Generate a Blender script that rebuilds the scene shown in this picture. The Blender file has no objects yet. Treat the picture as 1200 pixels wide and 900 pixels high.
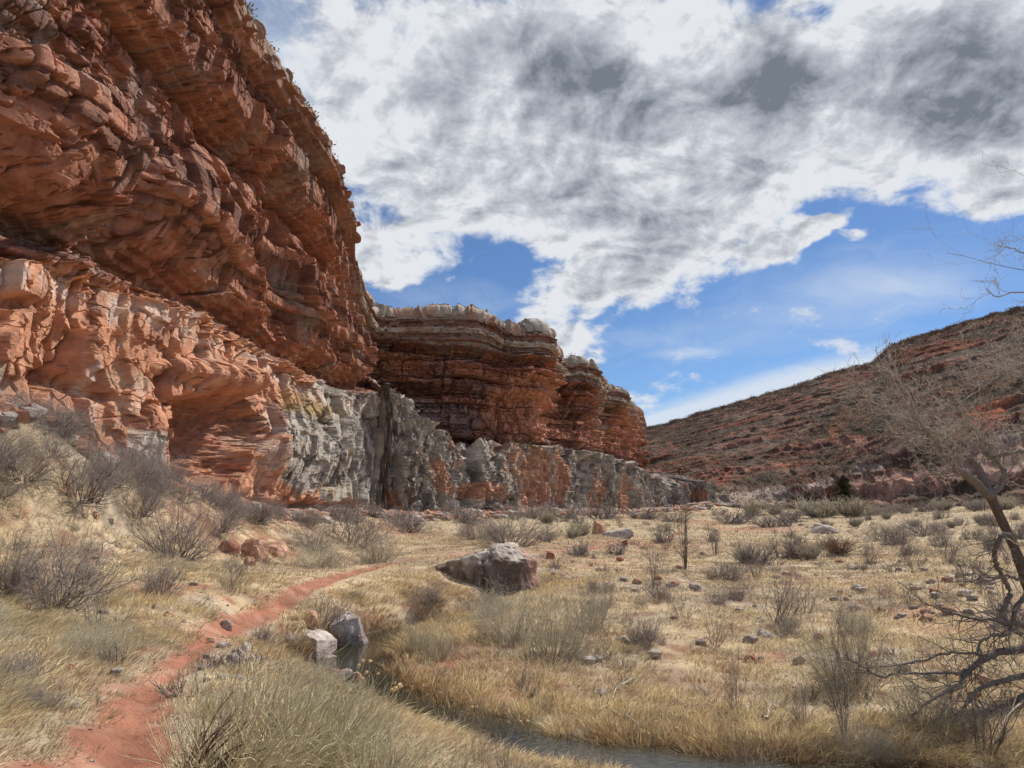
import bpy, math, random
import numpy as np
from mathutils import Vector
random.seed(7)
RNG = np.random.default_rng(7)
SC = bpy.context.scene
COL = SC.collection
FPX = 873.0                      # focal length in pixels of the 1200 px wide photograph
PITCH = math.radians(8.98)
CP, SP = math.cos(PITCH), math.sin(PITCH)

def tan_el(py):
    cz = (450 - py) / FPX
    return (cz * CP + SP) / (CP - cz * SP)
def ray_pt(px, py, Y):
    """point at distance Y ahead seen in direction px,py"""
    cx, cz = (px - 600) / FPX, (450 - py) / FPX
    d = np.array([cx, CP - cz * SP, SP + cz * CP])
    return d * (Y / d[1])
def project(P):
    P = np.asarray(P)
    dep = P[..., 1] * CP + P[..., 2] * SP
    up = P[..., 2] * CP - P[..., 1] * SP
    dep = np.maximum(dep, 0.1)
    return 600 + FPX * P[..., 0] / dep, 450 - FPX * up / dep

# ------------------------------------------------------------------ noise
def _h(ix, iy, iz, seed):
    h = (ix.astype(np.int64) * 374761393 + iy.astype(np.int64) * 668265263 + iz.astype(np.int64) * 2147483647 + seed * 1274126177) & 0xFFFFFFFF
    h = (h ^ (h >> 13)) * 1274126177 & 0xFFFFFFFF
    h = (h ^ (h >> 16)) * 2246822519 & 0xFFFFFFFF
    h = h ^ (h >> 15)
    return (h & 0xFFFFFF) / float(0x1000000)
def hash1(a, seed=0):
    a = np.asarray(a)
    return _h(a, a * 0, a * 0 + 3, seed)
def hash2(a, b, seed=0):
    return _h(np.asarray(a), np.asarray(b), np.asarray(a) * 0 + 5, seed)
def vnoise(x, y, z=None, seed=0):
    if z is None: z = np.zeros_like(x)
    x0, y0, z0 = np.floor(x), np.floor(y), np.floor(z)
    fx, fy, fz = x - x0, y - y0, z - z0
    fx = fx * fx * (3 - 2 * fx); fy = fy * fy * (3 - 2 * fy); fz = fz * fz * (3 - 2 * fz)
    x0 = x0.astype(np.int64); y0 = y0.astype(np.int64); z0 = z0.astype(np.int64)
    r = 0
    for dx in (0, 1):
        wx = fx if dx else 1 - fx
        for dy in (0, 1):
            wy = fy if dy else 1 - fy
            for dz in (0, 1):
                wz = fz if dz else 1 - fz
                r = r + wx * wy * wz * _h(x0 + dx, y0 + dy, z0 + dz, seed)
    return r * 2 - 1
_TAB = np.random.default_rng(99).random((512, 512), dtype=np.float32)
_TAB = _TAB * 2 - 1
_TF = _TAB.ravel()
def vnoise2(x, y, seed=0):
    x0 = np.floor(x); y0 = np.floor(y)
    fx = (x - x0).astype(np.float32); fy = (y - y0).astype(np.float32)
    fx = fx * fx * (3 - 2 * fx); fy = fy * fy * (3 - 2 * fy)
    i = x0.astype(np.int32) + (seed * 37 + 11) % 509; j = y0.astype(np.int32) + (seed * 91 + 5) % 503
    i0 = (i & 511) << 9; i1 = ((i + 1) & 511) << 9; j0 = j & 511; j1 = (j + 1) & 511
    a = _TF[i0 + j0]; b = _TF[i1 + j0]; c = _TF[i0 + j1]; d = _TF[i1 + j1]
    a = a + (b - a) * fx; c = c + (d - c) * fx
    return a + (c - a) * fy
def fbm2(x, y, octv=4, gain=0.5, lac=2.1, seed=0):
    a, s, t = 1.0, 0, 0
    for i in range(octv):
        s = s + a * vnoise2(x + 17.3 * i, y - 9.1 * i, seed + i); t += a
        a *= gain; x = x * lac; y = y * lac
    return s / t
def _tab(i, j, k):
    return _TF[(((i + k * 57) & 511) << 9) + ((j + k * 131) & 511)]
def facets(x, y, seed=0):
    """cells that are tilted planes: value (about -1..1) and distance to the cell border"""
    x = np.asarray(x, np.float32); y = np.asarray(y, np.float32)
    x0, y0 = np.floor(x).astype(np.int32), np.floor(y).astype(np.int32)
    best = np.full(x.shape, 9.0, np.float32); second = best.copy(); val = np.zeros(x.shape, np.float32)
    for dx in (-1, 0, 1):
        for dy in (-1, 0, 1):
            cx, cy = x0 + dx, y0 + dy
            ex = x - (cx + .5 + .5 * _tab(cx, cy, seed)); ey = y - (cy + .5 + .5 * _tab(cx, cy, seed + 1))
            d = ex * ex + ey * ey
            v = _tab(cx, cy, seed + 2) * .6 + _tab(cx, cy, seed + 3) * 1.1 * ex + _tab(cx, cy, seed + 4) * 1.1 * ey
            m = d < best
            second = np.where(m, best, np.minimum(second, d))
            val = np.where(m, v, val); best = np.where(m, d, best)
    return val, np.sqrt(second) - np.sqrt(best)
def sstep(a, b, x):
    t = np.clip((x - a) / (b - a), 0, 1)
    return t * t * (3 - 2 * t)
def lerp(a, b, t): return a + (b - a) * t
def mixc(c1, c2, t):
    t = np.asarray(t)[..., None]
    return np.asarray(c1) * (1 - t) + np.asarray(c2) * t

# ------------------------------------------------------------------ mesh helpers
def mk(name, V, F, mat=None, smooth=True, col=None, parent=None, attrs=None, matidx=None):
    """V (n,3), F list of (m,k) index arrays -> one linked mesh object"""
    me = bpy.data.meshes.new(name)
    V = np.ascontiguousarray(V, dtype=np.float32).reshape(-1, 3)
    if not isinstance(F, (list, tuple)): F = [F]
    F = [f for f in F if len(f)]
    nl = sum(f.size for f in F); npoly = sum(len(f) for f in F)
    me.vertices.add(len(V)); me.vertices.foreach_set('co', V.ravel())
    me.loops.add(nl); me.polygons.add(npoly)
    me.loops.foreach_set('vertex_index', np.concatenate([f.ravel() for f in F]).astype(np.int32))
    tot = np.concatenate([np.full(len(f), f.shape[1]) for f in F]).astype(np.int32)
    st = np.concatenate([[0], np.cumsum(tot)[:-1]]).astype(np.int32)
    me.polygons.foreach_set('loop_start', st)
    me.polygons.foreach_set('use_smooth', np.full(npoly, bool(smooth)))
    if matidx is not None: me.polygons.foreach_set('material_index', np.asarray(matidx, dtype=np.int32))
    me.update(calc_edges=True)
    if col is not None: set_col(me, col)
    if attrs:
        for k, v in attrs.items():
            a = me.attributes.new(k, 'FLOAT', 'POINT'); a.data.foreach_set('value', np.asarray(v, dtype=np.float32))
    for m in (mat if isinstance(mat, (list, tuple)) else [mat]):
        if m: me.materials.append(m)
    o = bpy.data.objects.new(name, me); COL.objects.link(o)
    if parent: o.parent = parent
    return o
def set_col(me, col):
    a = me.attributes.new('Col', 'FLOAT_COLOR', 'POINT')
    c = np.ones((len(me.vertices), 4), np.float32); c[:, :3] = np.clip(col, 0, 1)
    a.data.foreach_set('color', c.ravel())
def grid_faces(nu, nv, wrap=False):
    i = np.arange(nu - 1)[:, None] * nv + np.arange(nv - 1)[None, :]
    return np.stack([i, i + nv, i + nv + 1, i + 1], -1).reshape(-1, 4)
def tag(o, label, cat, group=None, kind=None):
    if label: o['label'] = label
    if cat: o['category'] = cat
    if group: o['group'] = group
    if kind: o['kind'] = kind
    return o
def tubes(P, R, sides=3):
    """P (N,K,3) polylines, R (N,K) radii -> verts, quads"""
    P = np.asarray(P, float); R = np.asarray(R, float); N, K, _ = P.shape
    T = np.gradient(P, axis=1); T /= np.linalg.norm(T, axis=2, keepdims=True) + 1e-9
    M = T.mean(axis=1); ref = np.where(np.abs(M[:, 2:3]) > .8, np.array([[1., 0, 0]]), np.array([[0, 0, 1.]]))
    A = np.cross(T, ref[:, None, :]); A /= np.linalg.norm(A, axis=2, keepdims=True) + 1e-9
    B = np.cross(T, A)
    an = np.arange(sides) / sides * 2 * math.pi
    V = P[:, :, None, :] + R[:, :, None, None] * (A[:, :, None, :] * np.cos(an)[None, None, :, None] + B[:, :, None, :] * np.sin(an)[None, None, :, None])
    base = (np.arange(N)[:, None, None] * K + np.arange(K - 1)[None, :, None]) * sides
    s = np.arange(sides)[None, None, :]; s2 = (s + 1) % sides
    F = np.stack([base + s, base + s2, base + sides + s2, base + sides + s], -1).reshape(-1, 4)
    return V.reshape(-1, 3), F
def ribbons(P, W, side):
    """P (N,K,3), W (N,K) half widths, side (N,3) -> verts, quads"""
    N, K, _ = P.shape
    V = np.stack([P - W[:, :, None] * side[:, None, :], P + W[:, :, None] * side[:, None, :]], 2)
    b = (np.arange(N)[:, None] * K + np.arange(K - 1)[None, :]) * 2
    F = np.stack([b, b + 1, b + 3, b + 2], -1).reshape(-1, 4)
    return V.reshape(-1, 3), F
class Bag:
    def __init__(s): s.V = []; s.F = []; s.C = []; s.n = 0
    def add(s, V, F, C=None):
        s.V.append(V); s.F.append(F + s.n); s.n += len(V)
        if C is not None:
            C = np.asarray(C, float); s.C.append(np.broadcast_to(C, (len(V), 3)))
    def out(s): return np.concatenate(s.V), [f for f in s.F], (np.concatenate(s.C) if s.C else None)
    def build(s, name, mat, **k):
        V, F, C = s.out(); 
        by = {}
        for f in F: by.setdefault(f.shape[1], []).append(f)
        return mk(name, V, [np.concatenate(v) for v in by.values()], mat, col=C, **k)

# ------------------------------------------------------------------ materials
def new_mat(name):
    m = bpy.data.materials.new(name); m.use_nodes = True
    return m, m.node_tree.nodes, m.node_tree.links, m.node_tree.nodes['Principled BSDF']
def mat_col(name, rough=.9, var=.35, vscale=3.0, bumps=(), hue=None, spec=.3, translucent=0.0, detail=8):
    """colour attribute times noise variation, with stacked noise bumps (scale, strength, distance, stretch_z)"""
    m, N, L, bs = new_mat(name)
    bs.inputs['Roughness'].default_value = rough
    bs.inputs['Specular IOR Level'].default_value = spec
    at = N.new('ShaderNodeAttribute'); at.attribute_name = 'Col'
    tc = N.new('ShaderNodeTexCoord')
    nz = N.new('ShaderNodeTexNoise'); nz.inputs['Scale'].default_value = vscale; nz.inputs['Detail'].default_value = detail; nz.inputs['Roughness'].default_value = .65
    L.new(tc.outputs['Object'], nz.inputs['Vector'])
    mr = N.new('ShaderNodeMapRange'); mr.inputs[1].default_value = .3; mr.inputs[2].default_value = .7
    mr.inputs[3].default_value = 1 - var; mr.inputs[4].default_value = 1 + var
    L.new(nz.outputs['Fac'], mr.inputs[0])
    mu = N.new('ShaderNodeVectorMath'); mu.operation = 'SCALE'
    L.new(at.outputs['Color'], mu.inputs[0]); L.new(mr.outputs[0], mu.inputs['Scale'])
    L.new(mu.outputs[0], bs.inputs['Base Color'])
    prev = None
    for (sc, st, dist, stretch) in bumps:
        n2 = N.new('ShaderNodeTexNoise'); n2.inputs['Scale'].default_value = sc; n2.inputs['Detail'].default_value = 6; n2.inputs['Roughness'].default_value = .6
        mp = N.new('ShaderNodeMapping'); mp.inputs['Scale'].default_value = (1, 1, stretch)
        L.new(tc.outputs['Object'], mp.inputs['Vector']); L.new(mp.outputs[0], n2.inputs['Vector'])
        b = N.new('ShaderNodeBump'); b.inputs['Strength'].default_value = st; b.inputs['Distance'].default_value = dist
        L.new(n2.outputs['Fac'], b.inputs['Height'])
        if prev: L.new(prev.outputs[0], b.inputs['Normal'])
        prev = b
    if prev: L.new(prev.outputs[0], bs.inputs['Normal'])
    if translucent:
        tr = N.new('ShaderNodeBsdfTranslucent'); ms = N.new('ShaderNodeMixShader'); ms.inputs[0].default_value = translucent
        L.new(mu.outputs[0], tr.inputs['Color']); L.new(bs.outputs[0], ms.inputs[1]); L.new(tr.outputs[0], ms.inputs[2])
        L.new(ms.outputs[0], N['Material Output'].inputs['Surface'])
    return m
M_ROCK = mat_col('cliff_rock', .92, .30, .9, [(1.6, .5, .25, 2.5), (7, .6, .08, 1.6), (30, .5, .02, 1)], spec=.15, detail=12)
M_STONE = mat_col('stone', .9, .42, 3.5, [(4, .7, .12, 1.8), (14, .7, .04, 1), (50, .6, .012, 1)], spec=.25)
M_SOIL = mat_col('soil', .97, .35, 1.2, [(3, .5, .12, 1), (14, .7, .05, 1), (60, .6, .012, 1)], spec=.1, detail=12)
M_HILL = mat_col('hill_rock', .95, .45, .12, [(.3, .8, 1.5, 1), (1.2, .8, .6, 1)], spec=.1, detail=14)
M_GRASS = mat_col('dry_grass', .8, .18, 1.0, spec=.15, translucent=.3, detail=3)
M_BARK = mat_col('bare_wood', .85, .25, 14, [(60, .5, .01, .3)], spec=.2, detail=4)
# ------------------------------------------------------------------ cliff rows (base, low top, upper bottom, top) as points
def PY(px, py, Y): return ray_pt(px, py, Y)
def XZ(px, Y, z):
    return np.array([(px - 600) / FPX * (Y * CP + z * SP), Y, z])
ROWS = [
 # base               low wall top        upper wall foot      upper wall top
 [XZ(-1500,9,3.6),    XZ(-1500,10,11),    XZ(-1500,10,11.6),   np.array([-23.,10,33])],
 [XZ(-700,15,3.0),    XZ(-690,16,11),     XZ(-700,16.5,11.4),  np.array([-21.,17,33])],
 [XZ(-300,20,2.6),    XZ(-290,21,10.8),   XZ(-300,22,11.2),    np.array([-19.5,24,33])],
 [PY(-100,500,22.0),  XZ(-95,22.8,10.0),  XZ(-100,23.4,10.4),  np.array([-18.6,29,32.8])],
 [PY(0,522,25.0),     PY(0,296,25.8),     PY(0,288,26.5),      np.array([-17.8,32,32.6])],
 [PY(100,568,30.0),   PY(100,318,31.0),   PY(100,310,31.8),    np.array([-17.6,36,32.6])],
 [PY(200,598,36.5),   PY(200,356,38.),    PY(200,348,39.),     np.array([-17.8,41,32.5])],
 [PY(280,605,45.),    PY(282,400,48.5),   PY(284,392,50.),     PY(285,12,45.4)],
 [PY(340,606,53.),    PY(348,438,59.),    PY(350,428,61.),     PY(333,85,53.)],
 [PY(385,604,63.),    PY(395,462,69.),    PY(396,452,71.),     PY(376,150,62.)],
 [PY(410,603,74.),    PY(415,468,78.),    PY(420,458,79.),     PY(396,205,71.)],
 [PY(428,602,81.),    PY(430,465,83.),    PY(432,458,84.),     PY(404,238,79.)],
 [PY(442,602,84.),    PY(442,460,85.),    PY(434,456,88.),     PY(405,250,84.)],
 [PY(455,602,84.5),   PY(452,456,86.),    PY(426,452,104.),    PY(408,320,104.)],
 [PY(475,603,86.),    PY(468,458,87.),    PY(434,455,111.),    PY(430,366,114.)],
 [PY(512,603,90.),    PY(503,492,92.),    PY(480,500,113.),    PY(490,369,117.5)],
 [PY(548,601,97.),    PY(543,520,99.),    PY(545,522,114.),    PY(558,370,119.)],
 [PY(604,600,110.),   PY(602,518,111.),   PY(606,517,118.),    PY(592,386,122.)],
 [PY(628,600,118.),   PY(626,522,119.),   PY(632,520,120.),    PY(633,388,125.)],
 [PY(642,600,122.),   PY(640,524,123.),   PY(640,521,124.),    PY(641,404,130.)],
 [PY(655,600,127.),   PY(652,525,128.),   PY(650,522,137.),    PY(652,424,146.)],
 [PY(690,600,142.),   PY(688,530,143.),   PY(684,528,143.),    PY(690,426,150.)],
 [PY(704,600,150.),   PY(700,534,151.),   PY(694,530,150.),    PY(697,444,158.)],
 [PY(716,600,157.),   PY(712,537,158.),   PY(702,533,168.),    PY(703,453,175.)],
 [PY(732,600,165.),   PY(728,541,166.),   PY(728,538,174.),    PY(729,457,180.)],
 [PY(752,598,188.),   PY(749,548,189.),   PY(733,542,190.),    PY(733,474,198.)],
 [PY(766,598,208.),   PY(763,560,209.),   PY(738,546,212.),    PY(736,483,220.)],
 [PY(786,596,228.),   PY(782,567,229.),   PY(748,550,232.),    PY(746,486,234.)],
 [PY(808,592,236.),   PY(805,568,237.),   PY(750,552,258.),    PY(746,490,243.)],
 [PY(828,590,240.),   PY(829,567,240.),   PY(754,552,290.),    PY(749,502,290.)],
 [PY(832,590,262.),   PY(832,570,262.),   PY(742,552,330.),    PY(740,505,340.)],
]
ROWS = np.array(ROWS)                      # (R,4,3)
# ------------------------------------------------------------------ terrain
WATER_PTS = [(1300,905,11.0,-4.22),(1100,900,11.5,-4.2),(1000,0,12.0,-4.2),(880,0,12.3,-4.2),(740,0,12.9,-4.2),(620,0,13.5,-4.2),(520,0,14.4,-4.2),(455,0,15.6,-4.18),
             (412,0,17.3,-4.15),(396,0,19.3,-4.12),(420,0,21.6,-4.1),(452,0,23.6,-4.06),(500,0,25.6,-4.02),(545,0,27.2,-3.98),(575,0,30.,-3.95),(640,0,36,-3.9)]
STREAM = np.array([[(px - 600) / FPX * (Y * CP + z * SP), Y, z] for px, _, Y, z in WATER_PTS])
STREAM = np.concatenate([np.array([[60., -14, -4.5], [40., -3, -4.4], [24., 4, -4.32], [14., 9.2, -4.26]]), STREAM])
STREAM_HW = np.array([1.1, 1.1, 1.0, 1.0, .95, .92, .88, .85, .8, .78, 1.15, 1.2, 1.15, 1.2, .95, .6, .45, .45, .35, .2])
TRAIL = np.array([ray_pt(*p) for p in [(60,985,3.6),(112,895,4.9),(163,824,7.8),(190,790,9.8),(213,772,10.8),(236,749,13.),(275,711,17.7),(335,690,22.),(400,673,28.),(455,660,34.),(500,652,39.6),(570,647,45),(640,645,50.),(690,643,54.),(735,637,60.),(800,622,78.)]])
TRAIL = np.concatenate([np.array([[-1.6, 2.4, -1.72], [-.3, 0., -1.65], [.8, -4, -1.6], [2, -14, -1.5]])[::-1], TRAIL])
TRAIL_HW = np.interp(np.arange(len(TRAIL)), [0, 4, 6, 7, 9, 12, 19], [.5, .5, .30, .19, .24, .26, .34])
def polydist(X, Y, pts, vals):
    """distance to a polyline and interpolated values there"""
    best = np.full(X.shape, 1e9); out = [np.zeros(X.shape) for _ in range(vals.shape[1])]
    for i in range(len(pts) - 1):
        a, b = pts[i, :2], pts[i + 1, :2]; ab = b - a
        t = np.clip(((X - a[0]) * ab[0] + (Y - a[1]) * ab[1]) / (ab @ ab), 0, 1)
        d = np.hypot(X - a[0] - t * ab[0], Y - a[1] - t * ab[1]); m = d < best
        best = np.where(m, d, best)
        for k in range(vals.shape[1]): out[k] = np.where(m, vals[i, k] + t * (vals[i + 1, k] - vals[i, k]), out[k])
    return best, out
def offs(px, Y, z): return tuple(XZ(px, Y, z))
CTRL = [tuple(p) for p in TRAIL]
CTRL += [(r[0][0] + (1.2 if i < 8 else .3), r[0][1] - .3, r[0][2] + [1.3, 1.3, 1.3, 1.3, 1.3, .9, .6, .3][min(i, 7)] * (i < 8)) for i, r in enumerate(ROWS)]
CTRL += [tuple(ray_pt(*p)) for p in [
  (0,800,8.),(0,750,10.5),(0,700,14.),(0,620,21.),(0,560,25.),(100,700,16.),(100,640,22.),(150,640,26.),(200,655,26.),(110,760,11.),(250,660,27.),(330,650,36),(400,635,50),
  (460,625,65),(560,615,85),(640,612,95),
  (300,800,9.8),(230,850,7.2),(330,900,6.8),(300,745,14.5),(345,760,16.5),(480,880,8.2),(600,908,9.6),(760,940,9.6),(690,922,9.7),(640,905,10.4),(850,950,9.4),(1000,955,9.2),(1200,960,9.1),(1400,965,9.0),
  (560,655,40),(470,700,26),(430,720,23.5),(480,690,27),(390,715,21.),
  (470,760,20.),(500,800,17.3),(620,820,16.2),(760,830,15.8),(880,842,15.2),(1000,850,14.6),(1100,852,14.2),(1200,850,14.),(1400,850,13.8),
  (560,750,21.),(600,720,25.),(650,700,29.),(700,760,20.5),(800,760,21.),(800,700,30.),(900,780,19.5),(900,700,31.),(1000,780,19.),(1000,720,27.),(1150,780,18.),(1150,700,27.),
  (700,660,44.),(800,650,55.),(900,650,55.),(1000,650,52.),(1150,650,44.),(750,625,82),(850,623,95),(950,622,95),(1100,616,90),(1200,612,85),
  (850,607,150),(950,605,150),(1080,602,140),(1200,598,125),(1350,594,110),(880,603,215),(960,600,205),(1080,598,190),(1200,593,170),(1400,588,150),(1800,580,110)]]
CTRL += [(5.,0.,-1.9),(10.,0.,-3.3),(20,-4,-4.),(6,-8,-1.7),(14,-10,-3.4),(-6,2,-.6),(-12,4,1.2),(-10,-5,.8),(-20,-6,4.),(2,5,-2.35),(5,6,-3.1),(0,8,-2.9),(-2.5,5.5,-2.0),(9,5.5,-3.95),(16,6,-3.95),(30,20,-3.7),(40,0,-3.6),(60,30,-2.5),
         (60,10,-3.5),(90,60,-2),(120,20,-1),(-60,60,1),(-60,120,1),(-40,200,1),(30,-60,-4),(-40,-60,5),(100,-60,2),(-26,8,4.2),(-24,2,4.2)]
CTRL = np.array(CTRL)
def _warp(X, Y): return np.arcsinh(X / 7.0), np.arcsinh(Y / 7.0)
_cx, _cy = _warp(CTRL[:, 0], CTRL[:, 1])
def _phi(r2): return r2 * np.log(r2 + 1e-9) * .5
_K = _phi((_cx[:, None] - _cx) ** 2 + (_cy[:, None] - _cy) ** 2) + np.eye(len(_cx)) * 2e-3
_Pm = np.stack([np.ones_like(_cx), _cx, _cy], 1)
_A = np.block([[_K, _Pm], [_Pm.T, np.zeros((3, 3))]])
_S = np.linalg.solve(_A, np.concatenate([CTRL[:, 2], np.zeros(3)]))
def terrain_raw(X, Y):
    X = np.asarray(X, float); Y = np.asarray(Y, float); sh = X.shape; X = X.ravel(); Y = Y.ravel()
    out = np.empty(X.shape); rmax = 260.
    for s in range(0, len(X), 100000):
        x, y = X[s:s + 100000], Y[s:s + 100000]
        r = np.hypot(x, y); f = np.minimum(1, rmax / np.maximum(r, 1e-6))
        u, v = _warp(x * f, y * f)
        out[s:s + 100000] = _phi((u[:, None] - _cx) ** 2 + (v[:, None] - _cy) ** 2) @ _S[:-3] + _S[-3] + _S[-2] * u + _S[-1] * v
    return np.clip(out, -5.5, 9).reshape(sh)
def terrain(X, Y, fine=True):
    X = np.asarray(X, float); Y = np.asarray(Y, float)
    h = terrain_raw(X, Y)
    ds, (zs, hw) = polydist(X, Y, STREAM, np.stack([STREAM[:, 2], STREAM_HW], 1))
    dt, (zt, tw) = polydist(X, Y, TRAIL, np.stack([TRAIL[:, 2], TRAIL_HW], 1))
    wob = fbm2(X * .9, Y * .9, 3, seed=21)
    far = sstep(60, 200, np.hypot(X, Y))
    amp = sstep(.2, 1.6, dt - tw)
    h = h + amp * (.10 * fbm2(X * .55, Y * .55, 4, seed=3) + .35 * far * fbm2(X * .06, Y * .06, 3, seed=5))
    h = h + amp * .06 * np.maximum(0, fbm2(X * 2.6, Y * 2.6, 3, seed=8))      # hummocks
    h = np.where(dt < tw + .5, lerp(h - .05, h, sstep(tw - .1, tw + .35, dt + .08 * wob)), h)
    h = h - (dt < tw + .4) * (.05 * np.exp(-(dt / .16) ** 2) + .03 * np.maximum(0, fbm2(X * 4.5, Y * 4.5, 2, seed=12)))
    # the valley floor is not allowed under the water beside the channel
    nearw = np.maximum(h, zs + .16)
    h = lerp(nearw, h, sstep(2.5, 6, ds))
    d2 = ds + .28 * wob
    bed = zs - .35
    t = .72 * sstep(-.25, .6, d2 - hw) + .28 * sstep(.3, 2.2, d2 - hw)
    h = np.where(ds < hw + 3, bed + (h - bed) * t, h)
    return h
def terrain1(x, y): return float(terrain(np.array([x]), np.array([y]))[0])
_YS = np.concatenate([np.arange(3, 40, .12), np.arange(40, 120, .5), np.arange(120, 330, 2)])
def hit(px, py):
    """where the sight line through px,py meets the ground"""
    d = ray_pt(px, py, 1.0)
    z = terrain(d[0] * _YS, _YS); dz = d[2] * _YS - z
    i = np.argmax(dz < 0) if (dz < 0).any() else len(_YS) - 1
    if i == 0: i = 1
    a, b = dz[i - 1], dz[i]; t = a / (a - b) if a != b else 0
    Y = _YS[i - 1] + np.clip(t, 0, 1) * (_YS[i] - _YS[i - 1])
    X = d[0] * Y
    return np.array([X, Y, terrain1(X, Y)])
_bpx, _ = project(ROWS[:, 0]); _bY = ROWS[:, 0, 1]
_o = np.argsort(_bpx)
def base_limit(X, Y):
    """distance at which the cliff foot (or hill foot) stands in this direction"""
    px = 600 + FPX * X / np.maximum(Y * CP, .1)
    return np.interp(px, np.concatenate([_bpx[_o], [850, 960, 1200, 1700]]), np.concatenate([_bY[_o], [232, 212, 178, 140]]))
# ground sheet: rings around the camera, dense in front
def build_ground():
    nr, r0, r1 = 760, .8, 4500.
    r = r0 * (r1 / r0) ** (np.arange(nr) / (nr - 1))
    th = np.concatenate([np.linspace(-180, -62, 60)[:-1], np.linspace(-62, 62, 860), np.linspace(62, 180, 60)[1:]]) * math.pi / 180
    R, T = np.meshgrid(r, th, indexing='ij')
    X, Y = R * np.sin(T), R * np.cos(T)
    Z = terrain(X, Y)
    inner = R < 3
    V = np.stack([X, Y, Z], -1)
    F = grid_faces(nr, len(th))
    nth = len(th)
    # close the seam behind the camera and the centre
    i = np.arange(nr - 1) * nth
    F = np.concatenate([F, np.stack([i + nth - 1, i + 2 * nth - 1, i + nth, i], -1)])
    V = V.reshape(-1, 3)
    c = len(V); V = np.concatenate([V, [[0, 0, terrain1(0, 0)]]])
    j = np.arange(nth)
    tri = np.stack([np.full(nth, c), j, (j + 1) % nth], -1)
    x, y = V[:, 0], V[:, 1]
    n1 = fbm2(x * .35, y * .35, 4, seed=31); n2 = fbm2(x * 1.7, y * 1.7, 4, seed=32); n3 = fbm2(x * .08, y * .08, 3, seed=33)
    straw = np.array([.50, .38, .235]); soil = np.array([.27, .13, .075]); grey = np.array([.42, .335, .24]); red = np.array([.33, .145, .085])
    C = mixc(straw, grey, sstep(-.35, .35, n1 + .5 * n2))
    C = mixc(C, soil, .85 * sstep(.12, .45, n2 + .5 * n3))
    C = mixc(C, [.46, .365, .23], .5 * sstep(30, 90, np.hypot(x, y)))
    rs = redness(x, y)
    C = mixc(C, red, rs * sstep(-.3, .3, n2 + .6 * rs))
    dt, (zt, tw) = polydist(x, y, TRAIL, np.stack([TRAIL[:, 2], TRAIL_HW], 1))
    tm = 1 - sstep(-.06, .14, dt - tw + .16 * n2 + .07 * fbm2(x * 6, y * 6, 3, seed=35))
    tcol = mixc([.35, .155, .098], [.41, .23, .155], .9 * sstep(.0, .5, fbm2(x * 2.2, y * 2.2, 4, seed=37)))
    tcol = mixc(tcol, [.30, .125, .08], .7 * sstep(.1, .5, fbm2(x * 5, y * 5, 3, seed=38)))
    C = mixc(C, tcol, tm)
    ds, (zs, hw) = polydist(x, y, STREAM, np.stack([STREAM[:, 2], STREAM_HW], 1))
    wet = 1 - sstep(-.1, .5, ds - hw)
    C = mixc(C, [.07, .045, .025], wet * .9)
    o = mk('ground', V, [F, tri], M_SOIL, col=C)
    tag(o, 'tan and rusty dry canyon floor of straw litter and red soil', None, kind='structure')
    return o
RED_SPOTS = [(520,785,2.2),(555,785,1.6),(620,800,1.2),(790,803,1.6),(830,803,1.2),(900,770,.9),(700,640,7),(650,655,5),(760,640,6),(540,650,2.5),(480,650,2),(1110,735,2.),(1060,715,1.6),(200,690,1.6),(60,775,1.2),(130,800,.9),(430,640,3),(470,622,4),(880,620,8),(820,612,10),(250,745,.8),(250,620,3),(340,610,3),(700,604,10),(790,600,12)]
_RS = None
def redness(x, y):
    global _RS
    if _RS is None: _RS = [(hit(a, b), r) for a, b, r in RED_SPOTS]
    m = np.zeros(np.shape(x))
    for p, r in _RS: m = np.maximum(m, (.55 if p[1] < 60 else .75) * np.exp(-((x - p[0]) ** 2 + (y - p[1]) ** 2) / (r * r)))
    return m
ground = build_ground()
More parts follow.
